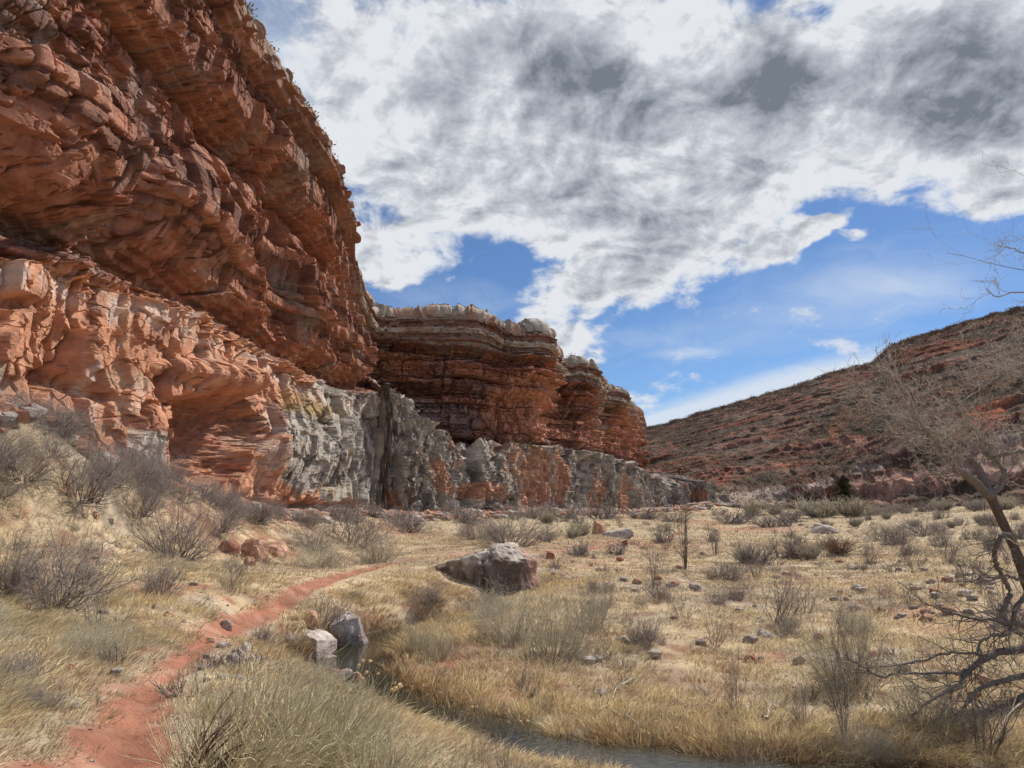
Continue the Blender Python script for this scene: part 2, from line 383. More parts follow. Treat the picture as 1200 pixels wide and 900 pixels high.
# water
def build_water():
    pts = STREAM; n = 460
    seg = np.concatenate([[0], np.cumsum(np.linalg.norm(np.diff(pts[:, :2], axis=0), axis=1))])
    t = np.linspace(0, seg[-1], n)
    P = np.stack([np.interp(t, seg, pts[:, k]) for k in range(3)], 1); hw = np.interp(t, seg, STREAM_HW) + .75
    k = np.ones(9) / 9
    Ps = np.stack([np.convolve(np.pad(P[:, i], 4, mode='edge'), k, 'valid') for i in range(3)], 1)
    T = np.gradient(Ps[:, :2], axis=0); T /= np.linalg.norm(T, axis=1, keepdims=True)
    nx, ny = -T[:, 1], T[:, 0]; m = 15; a = np.linspace(-1, 1, m)
    V = np.stack([Ps[:, 0:1] + nx[:, None] * a * hw[:, None], Ps[:, 1:2] + ny[:, None] * a * hw[:, None], np.repeat(Ps[:, 2:3], m, 1)], -1)
    mt, N, L, bs = new_mat('stream_water')
    bs.inputs['Base Color'].default_value = (.035, .034, .02, 1); bs.inputs['Roughness'].default_value = .07; bs.inputs['Specular IOR Level'].default_value = .85
    tc = N.new('ShaderNodeTexCoord'); mp = N.new('ShaderNodeMapping'); mp.inputs['Scale'].default_value = (1, 1.6, 1)
    L.new(tc.outputs['Object'], mp.inputs[0])
    n1 = N.new('ShaderNodeTexNoise'); n1.inputs['Scale'].default_value = 5.5; n1.inputs['Detail'].default_value = 5; n1.inputs['Distortion'].default_value = .6
    at = N.new('ShaderNodeAttribute'); at.attribute_name = 'riffle'
    L.new(mp.outputs[0], n1.inputs['Vector'])
    mrr = N.new('ShaderNodeMapRange'); mrr.inputs[3].default_value = .06; mrr.inputs[4].default_value = .13; L.new(at.outputs['Fac'], mrr.inputs[0]); L.new(mrr.outputs[0], bs.inputs['Roughness'])
    b = N.new('ShaderNodeBump'); b.inputs['Distance'].default_value = .022
    L.new(n1.outputs['Fac'], b.inputs['Height']); L.new(at.outputs['Fac'], b.inputs['Strength']); L.new(b.outputs[0], bs.inputs['Normal'])
    x = V[..., 0]; rif = .12 + .65 * sstep(-.3, 1.2, x)
    o = mk('water', V.reshape(-1, 3), grid_faces(n, m), mt, attrs={'riffle': rif.ravel()})
    tag(o, 'dark shallow stream rippling between grassy banks', None, kind='structure')
build_water()
# ------------------------------------------------------------------ cliff surface
def catmull(P, n):
    """P (R,L,3) -> dense (n,L,3), spaced by how large the wall shows"""
    R = len(P); K = 60
    out = []
    for i in range(R - 1):
        p0, p1, p2, p3 = P[max(i - 1, 0)], P[i], P[i + 1], P[min(i + 2, R - 1)]
        for t in np.arange(K) / K:
            m1 = (p2 - p0) * .42; m2 = (p3 - p1) * .42
            h = (2 * t ** 3 - 3 * t ** 2 + 1) * p1 + (t ** 3 - 2 * t ** 2 + t) * m1 + (-2 * t ** 3 + 3 * t ** 2) * p2 + (t ** 3 - t ** 2) * m2
            out.append(h)
    out.append(P[-1]); D = np.array(out)
    mid = .5 * (D[:, 1] + D[:, 3])
    step = np.linalg.norm(np.diff(mid, axis=0), axis=1)
    px, _ = project(mid); 
    arc = np.concatenate([[0], np.cumsum(step)])                          # metres along the wall
    dist = np.maximum(12, .5 * (mid[1:, 1] + mid[:-1, 1]))
    w = step / dist * FPX * np.where(px[1:] < -60, .3, 1.0)
    wc = np.concatenate([[0], np.cumsum(w)]); t = np.linspace(0, wc[-1], n)
    idx = np.interp(t, wc, np.arange(len(wc)))
    i0 = np.clip(idx.astype(int), 0, len(D) - 2); f = (idx - i0)[:, None, None]
    return D[i0] * (1 - f) + D[i0 + 1] * f, np.interp(t, wc, arc)
def bed_field(s, z, seed, thick, width, warp=.4):
    """blocky beds: returns block offset, bed offset, bulge 0..1 (0 at joints)"""
    rs = np.random.default_rng(seed)
    zz = z + warp * .45 * fbm2(s * .05, z * .04, 2, seed=seed) + .07 * fbm2(s * .6, z * .4, 3, seed=seed + 9) * thick
    T = thick * rs.uniform(.35, 1.75, 400); B = np.concatenate([[0], np.cumsum(T)]) - 8
    k = np.clip(np.searchsorted(B, zz.ravel()).reshape(zz.shape) - 1, 0, len(T) - 1)
    f = (zz - B[k]) / T[k]
    hv = rs.uniform(-1, 1, 400)[k]
    w = width * rs.uniform(.6, 1.8, 400)[k] * (.5 + T[k] / thick * .5)
    u = (s + .14 * width * fbm2(s * .3, z * .9, 3, seed=seed + 3)) / w + k * 7.31
    i = np.floor(u); fr = u - i
    i = i.astype(np.int64); cut = hash2(i, k, seed) * .7 + .15
    cell = i + (fr > cut)
    cutn = hash2(i + 1, k, seed) * .7 + .15; cutp = hash2(i - 1, k, seed) * .7 + .15
    dl = np.where(fr > cut, fr - cut, fr + 1 - cutp); dr = np.where(fr > cut, 1 - fr + cutn, cut - fr)
    dj = np.minimum(dl, dr) * w
    bo = hash2(cell, k * 3 + 1, seed + 5) * 2 - 1
    tilt = 1.2 * (hash2(cell, k * 3 + 2, seed + 6) * 2 - 1) * (np.where(fr > cut, dl, dl) / np.maximum(dl + dr, 1e-3) - .5)
    dz = np.minimum(f, 1 - f) * T[k]
    edge = np.minimum(dj, dz)
    return bo + tilt, hv, edge, dj, dz, f, k, cell
def build_cliff():
    U, sm = catmull(ROWS, 2300)
    nu = len(U)
    lowH = 250; benchH = 40; upH = 400
    base, low, ub, top = U[:, 0], U[:, 1], U[:, 2], U[:, 3]
    sub = base + np.array([0, 0, -3.0])
    out_dir = None
    def seg(a, b, n, end=False):
        t = np.linspace(0, 1, n, endpoint=end)[None, :, None]
        return a[:, None, :] * (1 - t) + b[:, None, :] * t
    # lower wall leans back a little towards its top, upper wall bulges outwards
    A = seg(sub, base, 14); B = seg(base, low, lowH); Cc = seg(low, ub, benchH); D = seg(ub, top, upH)
    # plateau: goes back from the rim
    tmid = np.gradient(top[:, :2], axis=0); ln = np.linalg.norm(tmid, axis=1, keepdims=True) + 1e-6
    k = 61
    tn = np.stack([np.convolve(np.pad(tmid[:, i] , k // 2, mode='edge'), np.ones(k) / k, 'valid') for i in range(2)], 1); tn /= np.linalg.norm(tn, axis=1, keepdims=True) + 1e-6
    back = np.stack([-tn[:, 1], tn[:, 0], np.zeros(nu)], 1)
    E = np.stack([top + back * d + np.array([0, 0, zz]) for d, zz in ((0, 0), (.5, .12), (1.2, .25), (2.5, .4), (5, .6), (12, .8), (40, 1.))], 1)
    G = np.concatenate([A, B, Cc, D, E], 1)                     # (nu, nv, 3)
    nv = G.shape[1]
    zone = np.concatenate([np.zeros(14 + lowH), np.ones(benchH) * .5, np.ones(upH + 7)])
    rimf = np.ones(nv); rimf[-6:] = [.8, .6, .3, .15, 0, 0]
    # smooth normals of the undisturbed wall
    def blur(a, k, ax):
        pad = [(0, 0)] * a.ndim; pad[ax] = (k // 2, k // 2)
        c = np.cumsum(np.concatenate([np.zeros_like(np.take(a, [0], ax)), np.pad(a, pad, mode='edge')], ax), ax)
        n = a.shape[ax]
        return (np.take(c, range(k, k + n), ax) - np.take(c, range(0, n), ax)) / k
    Gs = blur(blur(G, 41, 0), 31, 1)
    du = np.gradient(Gs, axis=0); dv = np.gradient(Gs, axis=1)
    Nn = np.cross(du, dv); Nn /= np.linalg.norm(Nn, axis=2, keepdims=True) + 1e-9
    flip = np.sign((Nn * (-Gs)).sum(-1, keepdims=True).mean())
    Nn = Nn * flip
    Nh = Nn.copy(); Nh[..., 2] *= .25; Nh /= np.linalg.norm(Nh, axis=2, keepdims=True) + 1e-9
    s = np.repeat(sm[:, None], nv, 1); z = G[..., 2]
    PX, PYY = project(G)
    # round the strata with the rim height so beds follow the dip
    zt = top[:, 2][:, None]; zl = low[:, 2][:, None]; zb = base[:, 2][:, None]
    zu = z + (30.5 - zt) * sstep(0, 1, (z - zl) / (zt - zl))
    # index where the near buttress ends
    mid_px, _ = project(.5 * (top + ub)); yy = top[:, 1]
    kn = int(np.argmax(yy > 96)); isnear = sstep(kn + 70, kn - 40, np.arange(nu))[:, None] * np.ones((1, nv)); NW = lambda a, b: b + (a - b) * isnear
    up = zone[None, :] >= 1; lo = zone[None, :] < .5; be = ~(up | lo)
    hh = (z - zl) / (zt - zl)                                    # 0 contact .. 1 rim
    bo1, bv1, e1, dj1, dz1, f1, k1, c1 = bed_field(s, zu, 11, 3.0, 7.5, 1.0)
    bo2, bv2, e2, dj2, dz2, f2, k2, c2 = bed_field(s, zu, 12, 1.25, 3.4, .8)
    bo3, bv3, e3, dj3, dz3, f3, k3, c3 = bed_field(s, zu, 13, .38, 1.1, .5)
    fa, fe = facets(s * .38 + .25 * fbm2(s * .4, z * .4, 2, seed=40), z * .30, seed=41)
    fb, fbe = facets(s * 1.1 + .3 * fbm2(s, z, 2, seed=42), z * .85, seed=43)
    fc, fce = facets(s * 3.0, z * 2.6, seed=44)
    big = fbm2(s * .09, zu * .16, 3, seed=45)
    med = fbm2(s * .45, zu * .6, 4, seed=46); sml = fbm2(s * 2.4, zu * 3.2, 4, seed=47)
    thin = fbm2(s * .35, zu * 6.0, 3, seed=48)
    def groove(e, w): return 1 - sstep(0, w, e)
    # ---- red upper wall
    massive = sstep(-.35, .05, fbm2(s * .06 + 5, zu * .13, 2, seed=50))
    dU = NW(.85, 1.0) * bv1 + NW(.5, .8) * bo1 + .34 * bv2 + .40 * bo2 * lerp(1, .15, massive) + .15 * bo3 * lerp(1, .3, massive) + .07 * bv3 + .55 * fa * lerp(.4, 1, massive) + .10 * fb + .07 * fc + NW( .75, 1.2) * big + .16 * med + .05 * sml + .03 * thin
    vj = bed_field(s, zu * .45, 91, 3, 3.6, .2); vj2 = bed_field(s, zu * .6, 92, 2, 1.7, .2)
    dU += .40 * vj[0] - .6 * groove(vj[3], .16) + .2 * vj2[0] - .22 * groove(vj2[3], .07)
    dU -= NW(1.1, .3)
    dU -= .55 * groove(dz1, .35) + .35 * groove(dj1, .18) + lerp(1, .3, massive) * (.28 * groove(dz2, .14) + .22 * groove(dj2, .08) + .11 * groove(e3, .05)) + .22 * groove(fe, .05) + .10 * groove(fbe, .05)
    cap = sstep(0, .03, hh - NW( .87, .74) + .01 * med)                        # pale layered caprock
    dCap = .14 * bo2 + .26 * bo3 + .35 * bv3 + .5 * bv2 - .08 * groove(e3, .07) - .14 * groove(e2, .14) + .12 * fb + .06 * sml + .3 * bo1
    dU = lerp(dU, dCap + .4, cap)
    # overhanging shelf just under the caprock, recess beneath, and the steady ledges of the far wall
    shelf = lambda c, w: np.exp(-((hh - c) / w) ** 2)
    dU += (1 - isnear) * (1.0 * sstep(.72, .74, hh) - 1.6 * shelf(.68, .035) + 1.3 * shelf(.60, .045) + 1.5 * shelf(.45, .04) - .6 * shelf(.30, .10) - 1.2 * shelf(.02, .03))
    dU += isnear * (.7 * shelf(.72, .08) - .7 * shelf(.60, .04) + .4 * shelf(.44, .05) + 1.0 * shelf(.26, .09) - 1.5 * shelf(.075, .035) - 1.0 * shelf(.0, .015) + .9 * shelf(.03, .015) + .5 * shelf(.15, .03))
    # ---- lower wall: massive, knobbly, fluted grey where it weathers
    g0 = fbm2(s * .9, z * .16, 4, seed=60); g1 = fbm2(s * 2.2, z * .5, 4, seed=61); bl = fbm2(s * .33, z * .35, 3, seed=62)
    fd, fde = facets(s * .34 + .12 * med, z * .13, seed=63)
    cl0 = bed_field(s, z * .4, 80, 3, 3.0, .3)
    dL = .6 * bl + .18 * g0 + .08 * g1 + 1.0 * fd + .16 * fb + .05 * fc + .07 * sml - .6 * groove(fde, .07) - .16 * groove(fbe, .06) + .1 * bo1 + .05 * bo2 + .2 * cl0[0] - .25 * groove(cl0[3], .12) + .02 * bo3 - .5
    n_lo = fbm2(s * .5, z * .5, 3, seed=65)
    scale = NW(1., 1.2)
    cl = bed_field(s, z * .3, 78, 3, 4.2, .1); cl2 = bed_field(s, z, 79, 2.6, 2.3, .3)
    dLf = .5 * bl + .9 * cl[0] - .8 * groove(cl[3], .35) + .2 * cl2[0] - .12 * groove(cl2[2], .12) + .8 * fd + .4 * fb + .15 * fc + .1 * sml + .1 * bv1 - .3 * groove(fde, .06) - .15 * groove(fbe, .05)
    dL = NW( dL, dLf)
    def plates(d, q, ph, k):
        t = d / q + ph; f = t - np.floor(t)
        return lerp(d, (np.floor(t) + sstep(.36, .64, f) - ph) * q, k)
    dU = plates(dU, .62, .35 * bo1 + .25 * bo2 + .12 * med, NW(.72, .5))
    dL = plates(dL, .5, .3 * bo1 + .3 * n_lo, .55)
    d = np.where(up, dU * scale, dL * scale)
    tb = np.clip((np.arange(nv) - 14 - lowH) / benchH, 0, 1)[None, :]
    d = np.where(be, lerp(dL, dU, sstep(0, 1, tb)) * .8 + .3 * fb, d)
    # ---- single features, each at its own place on the wall
    cols = {}
    def at(px, py, rx, ry, ang=0):
        a = math.radians(ang); x = PX - px; y = PYY - py
        u = (x * math.cos(a) + y * math.sin(a)) / rx; v = (-x * math.sin(a) + y * math.cos(a)) / ry
        return np.sqrt(u * u + v * v)
    nr = isnear * sstep(kn + 20, kn - 110, np.arange(nu))[:, None]
    wob = .25 * med + .12 * sml
    _c = nr * np.clip(1 - at(258, 505, 46, 58, 15) ** 2, 0, 1); d = d * (1 - .75 * _c)
    def dome(r): return np.clip(1 - r * r, 0, 1)
    cave = dome(at(258, 505, 50, 62, 15) + wob) ** .7
    d -= nr * 4.2 * cave * sstep(452, 475, PYY + 8 * med) 
    d += nr * 1.3 * dome(at(262, 440, 66, 18, 12)) + nr * .8 * dome(at(318, 500, 20, 60, 0)) + nr * .6 * dome(at(190, 510, 18, 60, 0))               # brow over the cave
    d -= nr * 1.4 * dome(at(168, 488, 14, 40, 20) + wob)
    d -= nr * 1.0 * dome(at(95, 440, 60, 12, 35) + wob); d -= nr * 1.3 * dome(at(30, 352, 40, 12, 8) + wob)
    d += nr * 1.2 * dome(at(350, 520, 66, 62, 0))               # grey buttress
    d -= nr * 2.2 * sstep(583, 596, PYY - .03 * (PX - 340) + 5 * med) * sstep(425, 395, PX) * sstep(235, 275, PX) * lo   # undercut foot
    d += nr * 1.6 * dome(at(60, 160, 130, 110, 5)) + nr * 1.6 * dome(at(250, 240, 90, 75, 10))
    d -= nr * 1.6 * dome(at(150, 220, 40, 70, 10)) + nr * 1.5 * dome(at(330, 340, 30, 70, -20)) 
    d += nr * 1.1 * dome(at(360, 330, 16, 75, -3)) * up
    fr = 1 - isnear
    d -= fr * 2.0 * dome(at(616, 490, 40, 40)) * up
    colm = bed_field(s, zu * .05, 77, 3, 11.0, .1)
    d += fr * up * (1.1 * colm[0] - 1.3 * groove(colm[3], .7)) * sstep(560, 620, PX)
    d += fr * 1.2 * dome(at(600, 450, 60, 20)) * up
    d -= fr * 1.6 * dome(at(625, 560, 8, 45) + wob) * lo; d -= fr * 1.5 * dome(at(680, 560, 7, 40) + wob) * lo; d -= fr * 1.4 * dome(at(730, 570, 5, 30) + wob) * lo
    d *= rimf[None, :]
    d = d * sstep(-.05, .02, np.broadcast_to(np.clip(np.arange(nv) / 20, 0, 1)[None, :], d.shape))
    V = G + Nh * d[..., None]
    # jagged rim
    rim = np.repeat((.07 * bo1 + .03 * bo2)[:, -8:-7], nv, 1)
    wr = np.zeros(nv); wr[-90:-7] = np.linspace(0, 1, 83); wr[-7:] = [1, .9, .7, .5, .3, .1, 0]
    V[..., 2] += wr[None, :] * rim * NW( .9, .9)
    # ---- colours: what the rock is, bed by bed
    red = np.array([.315, .135, .086]); drk = np.array([.165, .078, .058]); ora = np.array([.42, .205, .13]); tan = np.array([.40, .26, .18]); grey = np.array([.30, .265, .235]); pale = np.array([.56, .42, .33]); lim = np.array([.41, .355, .29])
    lay = hash1(k2 + 400, 3); lay3 = hash1(k3 + 900, 5)
    C = mixc(red, drk, sstep(.45, .8, lay + .35 * med))
    C = mixc(C, ora, .75 * sstep(.55, .9, lay3 + .45 * fbm2(s * .25, zu * .5, 3, seed=71)))
    C = mixc(C, tan * np.array([1, .85, .8]), .5 * sstep(.12, .45, fbm2(s * .22 + 9, zu * .35, 4, seed=72) + .25 * bo2 * .5 - .05))
    C = mixc(C, grey * .8, .5 * sstep(.25, .5, fbm2(s * .5, zu * .35, 4, seed=73) + .15 * sstep(.5, 1, hh)) )
    # weathering streaks under ledges
    st = fbm2(s * 2.6, z * .12, 3, seed=74)
    C = mixc(C, drk * .8, .5 * sstep(.15, .5, st))
    capc = mixc(lim, tan, sstep(-.2, .3, fbm2(s * .6, zu * 1.5, 3, seed=75)))
    capc = mixc(capc, drk * 1.2, .8 * sstep(.5, .62, lay3))
    C = np.where(up[..., None], mixc(C, capc, NW(.55 * sstep(.85, .95, hh + .05 * med), sstep(.73, .76, hh + .01 * med))), C)
    # far wall: pale limestone lip between beds and grey band above the bench
    gb = (1 - isnear) * shelf(.22, .11) * sstep(590, 540, PX) * up
    C = mixc(C, [.24, .18, .15], .85 * sstep(.3, .7, gb + .2 * thin))
    C = mixc(C, [.56, .27, .165], (1 - isnear) * .85 * dome(at(620, 480, 48, 45) + wob) ** .5 * up)
    C = mixc(C, [.52, .25, .16], (1 - isnear) * .8 * dome(at(715, 505, 40, 30) + wob) ** .5 * up)
    C = mixc(C, [.42,.33,.27], (1 - isnear) * .6 * dome(at(705, 490, 12, 26) + wob) ** .5 * up)
    # lower wall
    n5 = fbm2(s * .28, z * .3, 4, seed=81); n6 = fbm2(s * 1.3, z * .9, 4, seed=82)
    L_ = mixc(np.array([.52, .255, .15]), pale * np.array([1, .9, .85]), sstep(.1, .6, n5 + .4 * n6))
    L_ = mixc(L_, ora * np.array([1.12, 1., .9]), .75 * sstep(.05, .4, fbm2(s * .4 + 4, z * .4, 4, seed=83)))
    L_ = mixc(L_, drk * 1.5, .55 * sstep(.1, .45, fbm2(s * .8, z * .35, 4, seed=84)))
    L_ = mixc(L_, [.62, .50, .42], .7 * sstep(.3, .6, fbm2(s * 1.1, z * .45, 4, seed=85)))
    L_ = mixc(L_, [.47, .30, .21], .55 * (1 - isnear)); L_ = mixc(L_, [.2, .1, .07], .5 * (1 - isnear) * sstep(.1, .4, g0))
    gm = np.zeros_like(z)
    for (px, py, rx, ry, a, w) in [(15, 490, 50, 70, 0, .45), (362, 520, 48, 56, 0, .95), (400, 520, 32, 90, -8, 1.), (175, 535, 30, 34, 0, .5)]:
        gm = np.maximum(gm, nr * w * np.clip(1.6 * (1 - at(px, py, rx, ry, a)) + .5, 0, 1))
    gf = (1 - isnear) * np.clip(.90 + .8 * fbm2(s * .12, z * .08, 3, seed=86), 0, 1)
    for (px, py, rx, ry, a) in [(632, 565, 16, 55, 0), (655, 560, 10, 45, 0), (462, 595, 14, 30, -12), (730, 580, 9, 40, 0), (818, 582, 14, 12, 0), (560, 575, 30, 14, 0), (700, 575, 7, 30, 0), (520, 560, 12, 30, -25)]:
        gf = gf * (1 - np.clip(1.8 * (1 - at(px, py, rx, ry, a)), 0, 1))
    gm = np.maximum(gm, gf); gm = np.maximum(gm, .95 * isnear * sstep(404, 416, PX))
    gs = sstep(.35, .65, gm + .35 * n6 + .15 * g0)
    greyc = mixc([.37, .325, .275], [.17, .145, .125], sstep(-.05, .35, fbm2(s * 1.1, z * .3, 4, seed=87)))
    greyc = mixc(greyc, [.54, .48, .41], .7 * sstep(.15, .4, fbm2(s * 1.6, z * .6, 4, seed=88)))
    L_ = mixc(L_, greyc, gs)
    L_ = mixc(L_, [.38, .25, .11], nr * .8 * sstep(.2, .9, np.clip(1.5 * (1 - at(352, 474, 42, 20, 12)), 0, 1) + .9 * n6))
    L_ = mixc(L_, [.60, .50, .42], nr * .8 * sstep(.3, .8, np.clip(1.6 * (1 - at(165, 540, 22, 45, 10)), 0, 1) + .4 * n6))
    L_ = mixc(L_, ora * .95, nr * .8 * sstep(.1, .8, cave + .2 * n6))
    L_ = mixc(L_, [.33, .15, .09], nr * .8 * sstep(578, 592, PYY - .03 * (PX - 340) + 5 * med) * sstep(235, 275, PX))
    pb = nr * np.exp(-((z - zl + .6) / .7) ** 2) * .8             # bleached lip along the contact
    L_ = mixc(L_, [.58, .45, .37], pb * sstep(-.3, .2, n6))
    w = np.broadcast_to(np.where(lo, 0, np.where(be, sstep(.55, .95, tb), 1.)), z.shape)
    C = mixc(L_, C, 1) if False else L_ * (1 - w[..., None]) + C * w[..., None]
    C = C * (1 + .10 * sml[..., None] + .10 * fbm2(s * 6, z * 7, 2, seed=89)[..., None])
    top_soil = sstep(nv - 6, nv - 3, np.arange(nv))[None, :, None]
    C = C * (1 - top_soil) + np.array([.3, .24, .15]) * top_soil
    Vn = V[:kn + 1]; Vf = V[kn:]
    o1 = mk('cliff', Vn.reshape(-1, 3), grid_faces(kn + 1, nv), M_ROCK, smooth=False, col=C[:kn + 1].reshape(-1, 3))
    tag(o1, 'towering red sandstone cliff with orange and grey lower face and small cave', 'cliff', kind='structure')
    o2 = mk('cliff', Vf.reshape(-1, 3), grid_faces(nu - kn, nv), M_ROCK, smooth=False, col=C[kn:].reshape(-1, 3))
    tag(o2, 'long layered red cliff with pale cap and grey foot farther up the canyon', 'cliff', kind='structure')
    return V, kn
CLIFF_V, CLIFF_KN = build_cliff()

# ------------------------------------------------------------------ hill on the other side of the valley
RIDGE = [(560,540,470),(700,515,460),(745,506,450),(800,492,440),(850,478,430),(900,463,420),(950,447,405),(1000,433,395),(1022,428,390),(1045,406,388),(1090,394,380),(1150,377,370),(1200,360,360),(1300,332,340),(1450,300,320),(1700,260,290),(2100,220,260),(3000,200,230)]
FOOT = [(560,598,285),(700,598,275),(745,598,265),(800,598,252),(850,597,240),(900,596,232),(950,598,225),(1000,597,218),(1022,596,214),(1045,596,210),(1090,594,205),(1150,592,196),(1200,590,188),(1300,588,175),(1450,584,155),(1700,580,130),(2100,572,100),(3000,560,75)]
def build_hill():
    nu, nv = 1100, 420
    rp = np.array([ray_pt(*p) for p in RIDGE]); fp = np.array([ray_pt(*p) for p in FOOT])
    px = np.array([p[0] for p in RIDGE], float)
    u = np.concatenate([np.linspace(560, 1260, 950), np.linspace(1262, 3000, 150)])
    Rg = np.stack([np.interp(u, px, rp[:, k]) for k in range(3)], 1); Ft = np.stack([np.interp(u, px, fp[:, k]) for k in range(3)], 1)
    v = np.linspace(0, 1, nv)[None, :]
    uu = (u - 560)[:, None] / 640.
    X0 = lerp(Ft[:, 0:1], Rg[:, 0:1], v); Y0 = lerp(Ft[:, 1:2], Rg[:, 1:2], v)
    # beds dip parallel to the ridge: terrace on v
    L = u[:, None] / 60. + v * 3
    vv = v + .02 * fbm2(L, v * 3, 4, seed=101) + .008 * fbm2(L * 5, v * 8, 3, seed=102)
    def terr(v, n, sharp, seed):
        t = v * n; k = np.floor(t); f = t - k
        st = hash1(k.astype(np.int64), seed)
        a = np.clip((f - .62) / .38, 0, 1)
        return (k + lerp(f, lerp(f * .35, 1, sstep(0, 1, a)) * 1.0, sharp * st)) / n, a * st, k
    patch = sstep(-.2, .25, fbm2(L * .5, v * 4, 4, seed=103))
    h1, a1, k1 = terr(vv, 9, .9, 7)
    h2, a2, k2 = terr(vv + .03, 26, .8, 8)
    hb = lerp(vv, .5 * h1 + .5 * h2, .35 + .65 * patch)
    hgt = Rg[:, 2:3] - Ft[:, 2:3]
    # cliffy foot band: rises fast at the bottom then relaxes
    prof = lerp(hb, hb ** .92, .5)
    gul = fbm2(L * 1.1 + v * 2.4, v * .8, 4, seed=104)
    Z = Ft[:, 2:3] + hgt * prof + 2.2 * gul * np.sin(np.pi * v) + .5 * fbm2(L * 6, v * 20, 4, seed=105)
    # foot ledge of pale rock
    footcl = sstep(870, 960, u)[:, None] + .6 * sstep(700, 760, u)[:, None] * (1 - sstep(850, 870, u)[:, None])
    fl = sstep(.05, .075, vv) * (1 - sstep(.075, .3, vv))
    fb, fe = facets(L * 6, v * 60, seed=106)
    fj = bed_field(L * 40, v * 60, 121, 3, 5, .5)
    Z += footcl * .8 * fj[0] * sstep(.02, .06, vv) * (1 - sstep(.15, .3, vv)) + footcl * 2.6 * sstep(.03, .05, vv + .008 * fb) * (1 - sstep(.07, .30, vv)) + footcl * 3.0 * sstep(.10, .12, vv + .01 * fb) * (1 - sstep(.14, .4, vv)) * sstep(980, 1060, u)[:, None]
    Z += .7 * fb * (a1 + a2) * patch
    def strata(n, w, sd):
        q = vv * n + .12 * fbm2(L * 1.5, v * 4, 3, seed=sd); f = np.abs(q - np.floor(q) - .5)
        on = sstep(-.15, .25, fbm2(L * .9, np.floor(q) * 3.7, 3, seed=sd + 1))
        return (1 - sstep(w * .5, w, f)) * on
    band = np.maximum(strata(8, .16, 131), .8 * strata(19, .16, 141)) * sstep(.05, .12, v)
    Z += band * (.9 + .5 * fb)
    Z[:, 0] -= 6; Z[:, 1] -= 2
    Y = Y0 + 0 * Z; X = X0 + 0 * Z
    # behind the ridge: a plateau that falls gently away
    ex = np.array([8., 40, 300, 2500]); 
    dirx = Rg[:, :2] / np.linalg.norm(Rg[:, :2], axis=1, keepdims=True)
    XB = Rg[:, 0:1] + dirx[:, 0:1] * ex; YB = Rg[:, 1:2] + dirx[:, 1:2] * ex; ZB = Z[:, -1:] + np.array([-.3, -3, -25, -60.])
    Xf = np.concatenate([X, XB], 1); Yf = np.concatenate([Y, YB], 1); Zf = np.concatenate([Z, ZB], 1)
    V = np.stack([Xf, Yf, Zf], -1)
    scrub = np.array([.130, .085, .062]); scr2 = np.array([.19, .125, .088]); red = np.array([.235, .075, .043]); redl = np.array([.38, .15, .09]); palec = np.array([.44, .34, .27])
    C = mixc(scrub, scr2, sstep(-.3, .3, fbm2(L * 2, v * 14, 4, seed=110)))
    C = mixc(C, [.17,.075,.045], .55 * sstep(-.1, .4, fbm2(L * .7, v * 6, 4, seed=113)) * sstep(.2, .6, v))
    ledge = np.clip(a1 * 1.1 + a2 * .9, 0, 1) * (.25 + .75 * patch)
    C = mixc(C, red * 1.1, .75 * sstep(.25, .6, ledge + .25 * fbm2(L * 4, v * 10, 4, seed=111)))
    C = mixc(C, mixc([.25, .095, .06], [.36, .17, .12], sstep(-.3, .4, fbm2(L * 3, v * 8, 3, seed=151))), .8 * band)
    PXh, PYh = project(V[:, :nv])
    def spot(px, py, rx, ry, ang):
        a = math.radians(ang); x = PXh - px; y = PYh - py
        q = np.sqrt(((x * math.cos(a) + y * math.sin(a)) / rx) ** 2 + ((-x * math.sin(a) + y * math.cos(a)) / ry) ** 2)
        return np.clip(1.5 * (1 - q), 0, 1)
    nn = .5 * fbm2(L * 5, v * 26, 4, seed=112)
    for (a, b, rx, ry, an, col, w) in [(1105, 408, 75, 9, -10, red, 1), (1050, 425, 28, 9, -25, red, 1), (985, 492, 14, 32, 25, [.42, .15, .07], 1), (1010, 485, 20, 22, 20, [.34, .12, .06], .8), (1160, 480, 42, 13, -18, [.40, .12, .06], 1), (1150, 500, 60, 14, -12, [.33, .13, .09], .8),
                                (880, 552, 70, 7, -13, [.42, .18, .13], 1), (840, 565, 50, 6, -10, [.36, .13, .08], .9), (1160, 540, 80, 36, -10, [.50, .31, .24], 1), (1040, 572, 90, 22, -6, [.48, .27, .20], 1), (1020, 548, 35, 7, -12, palec, 1), (1000, 520, 30, 7, -8, [.42, .2, .15], .9), (890, 582, 90, 14, -4, [.44, .34, .27], .9), (960, 568, 40, 7, -16, palec, .9), (780, 560, 30, 5, -6, palec, .7),
                                (1190, 512, 30, 8, -10, palec, .9), (810, 520, 70, 3, -12, red, .8), (850, 500, 90, 3, -15, red, .7), (930, 500, 60, 3, -18, red, .7), (800, 540, 50, 2.5, -10, red, .8), (960, 462, 60, 3, -20, red, .8)]:
        C = mixc(C, col, w * sstep(.25, .6, spot(a, b, rx, ry, an) + nn))
    gul_l = np.exp(-((PYh - (560 - (PXh - 850) * .62 + 6 * nn)) / 3.0) ** 2) * sstep(860, 880, PXh) * sstep(1100, 1050, PXh)
    C = mixc(C, [.24, .19, .13], .7 * gul_l)
    C = mixc(C, [.072, .062, .045], .7 * sstep(.1, .35, fbm2(L * 1.3, v * 7, 4, seed=115)) * (1 - ledge))
    C = np.concatenate([C, np.repeat(C[:, -1:], 4, 1)], 1)
    o = mk('hill', V.reshape(-1, 3), grid_faces(nu, V.shape[1]), M_HILL, col=C.reshape(-1, 3))
    tag(o, 'long brown hillside with thin red rock ledges across the valley', None, kind='structure')
    return V[:, :nv], u
HILL_V, HILL_U = build_hill()
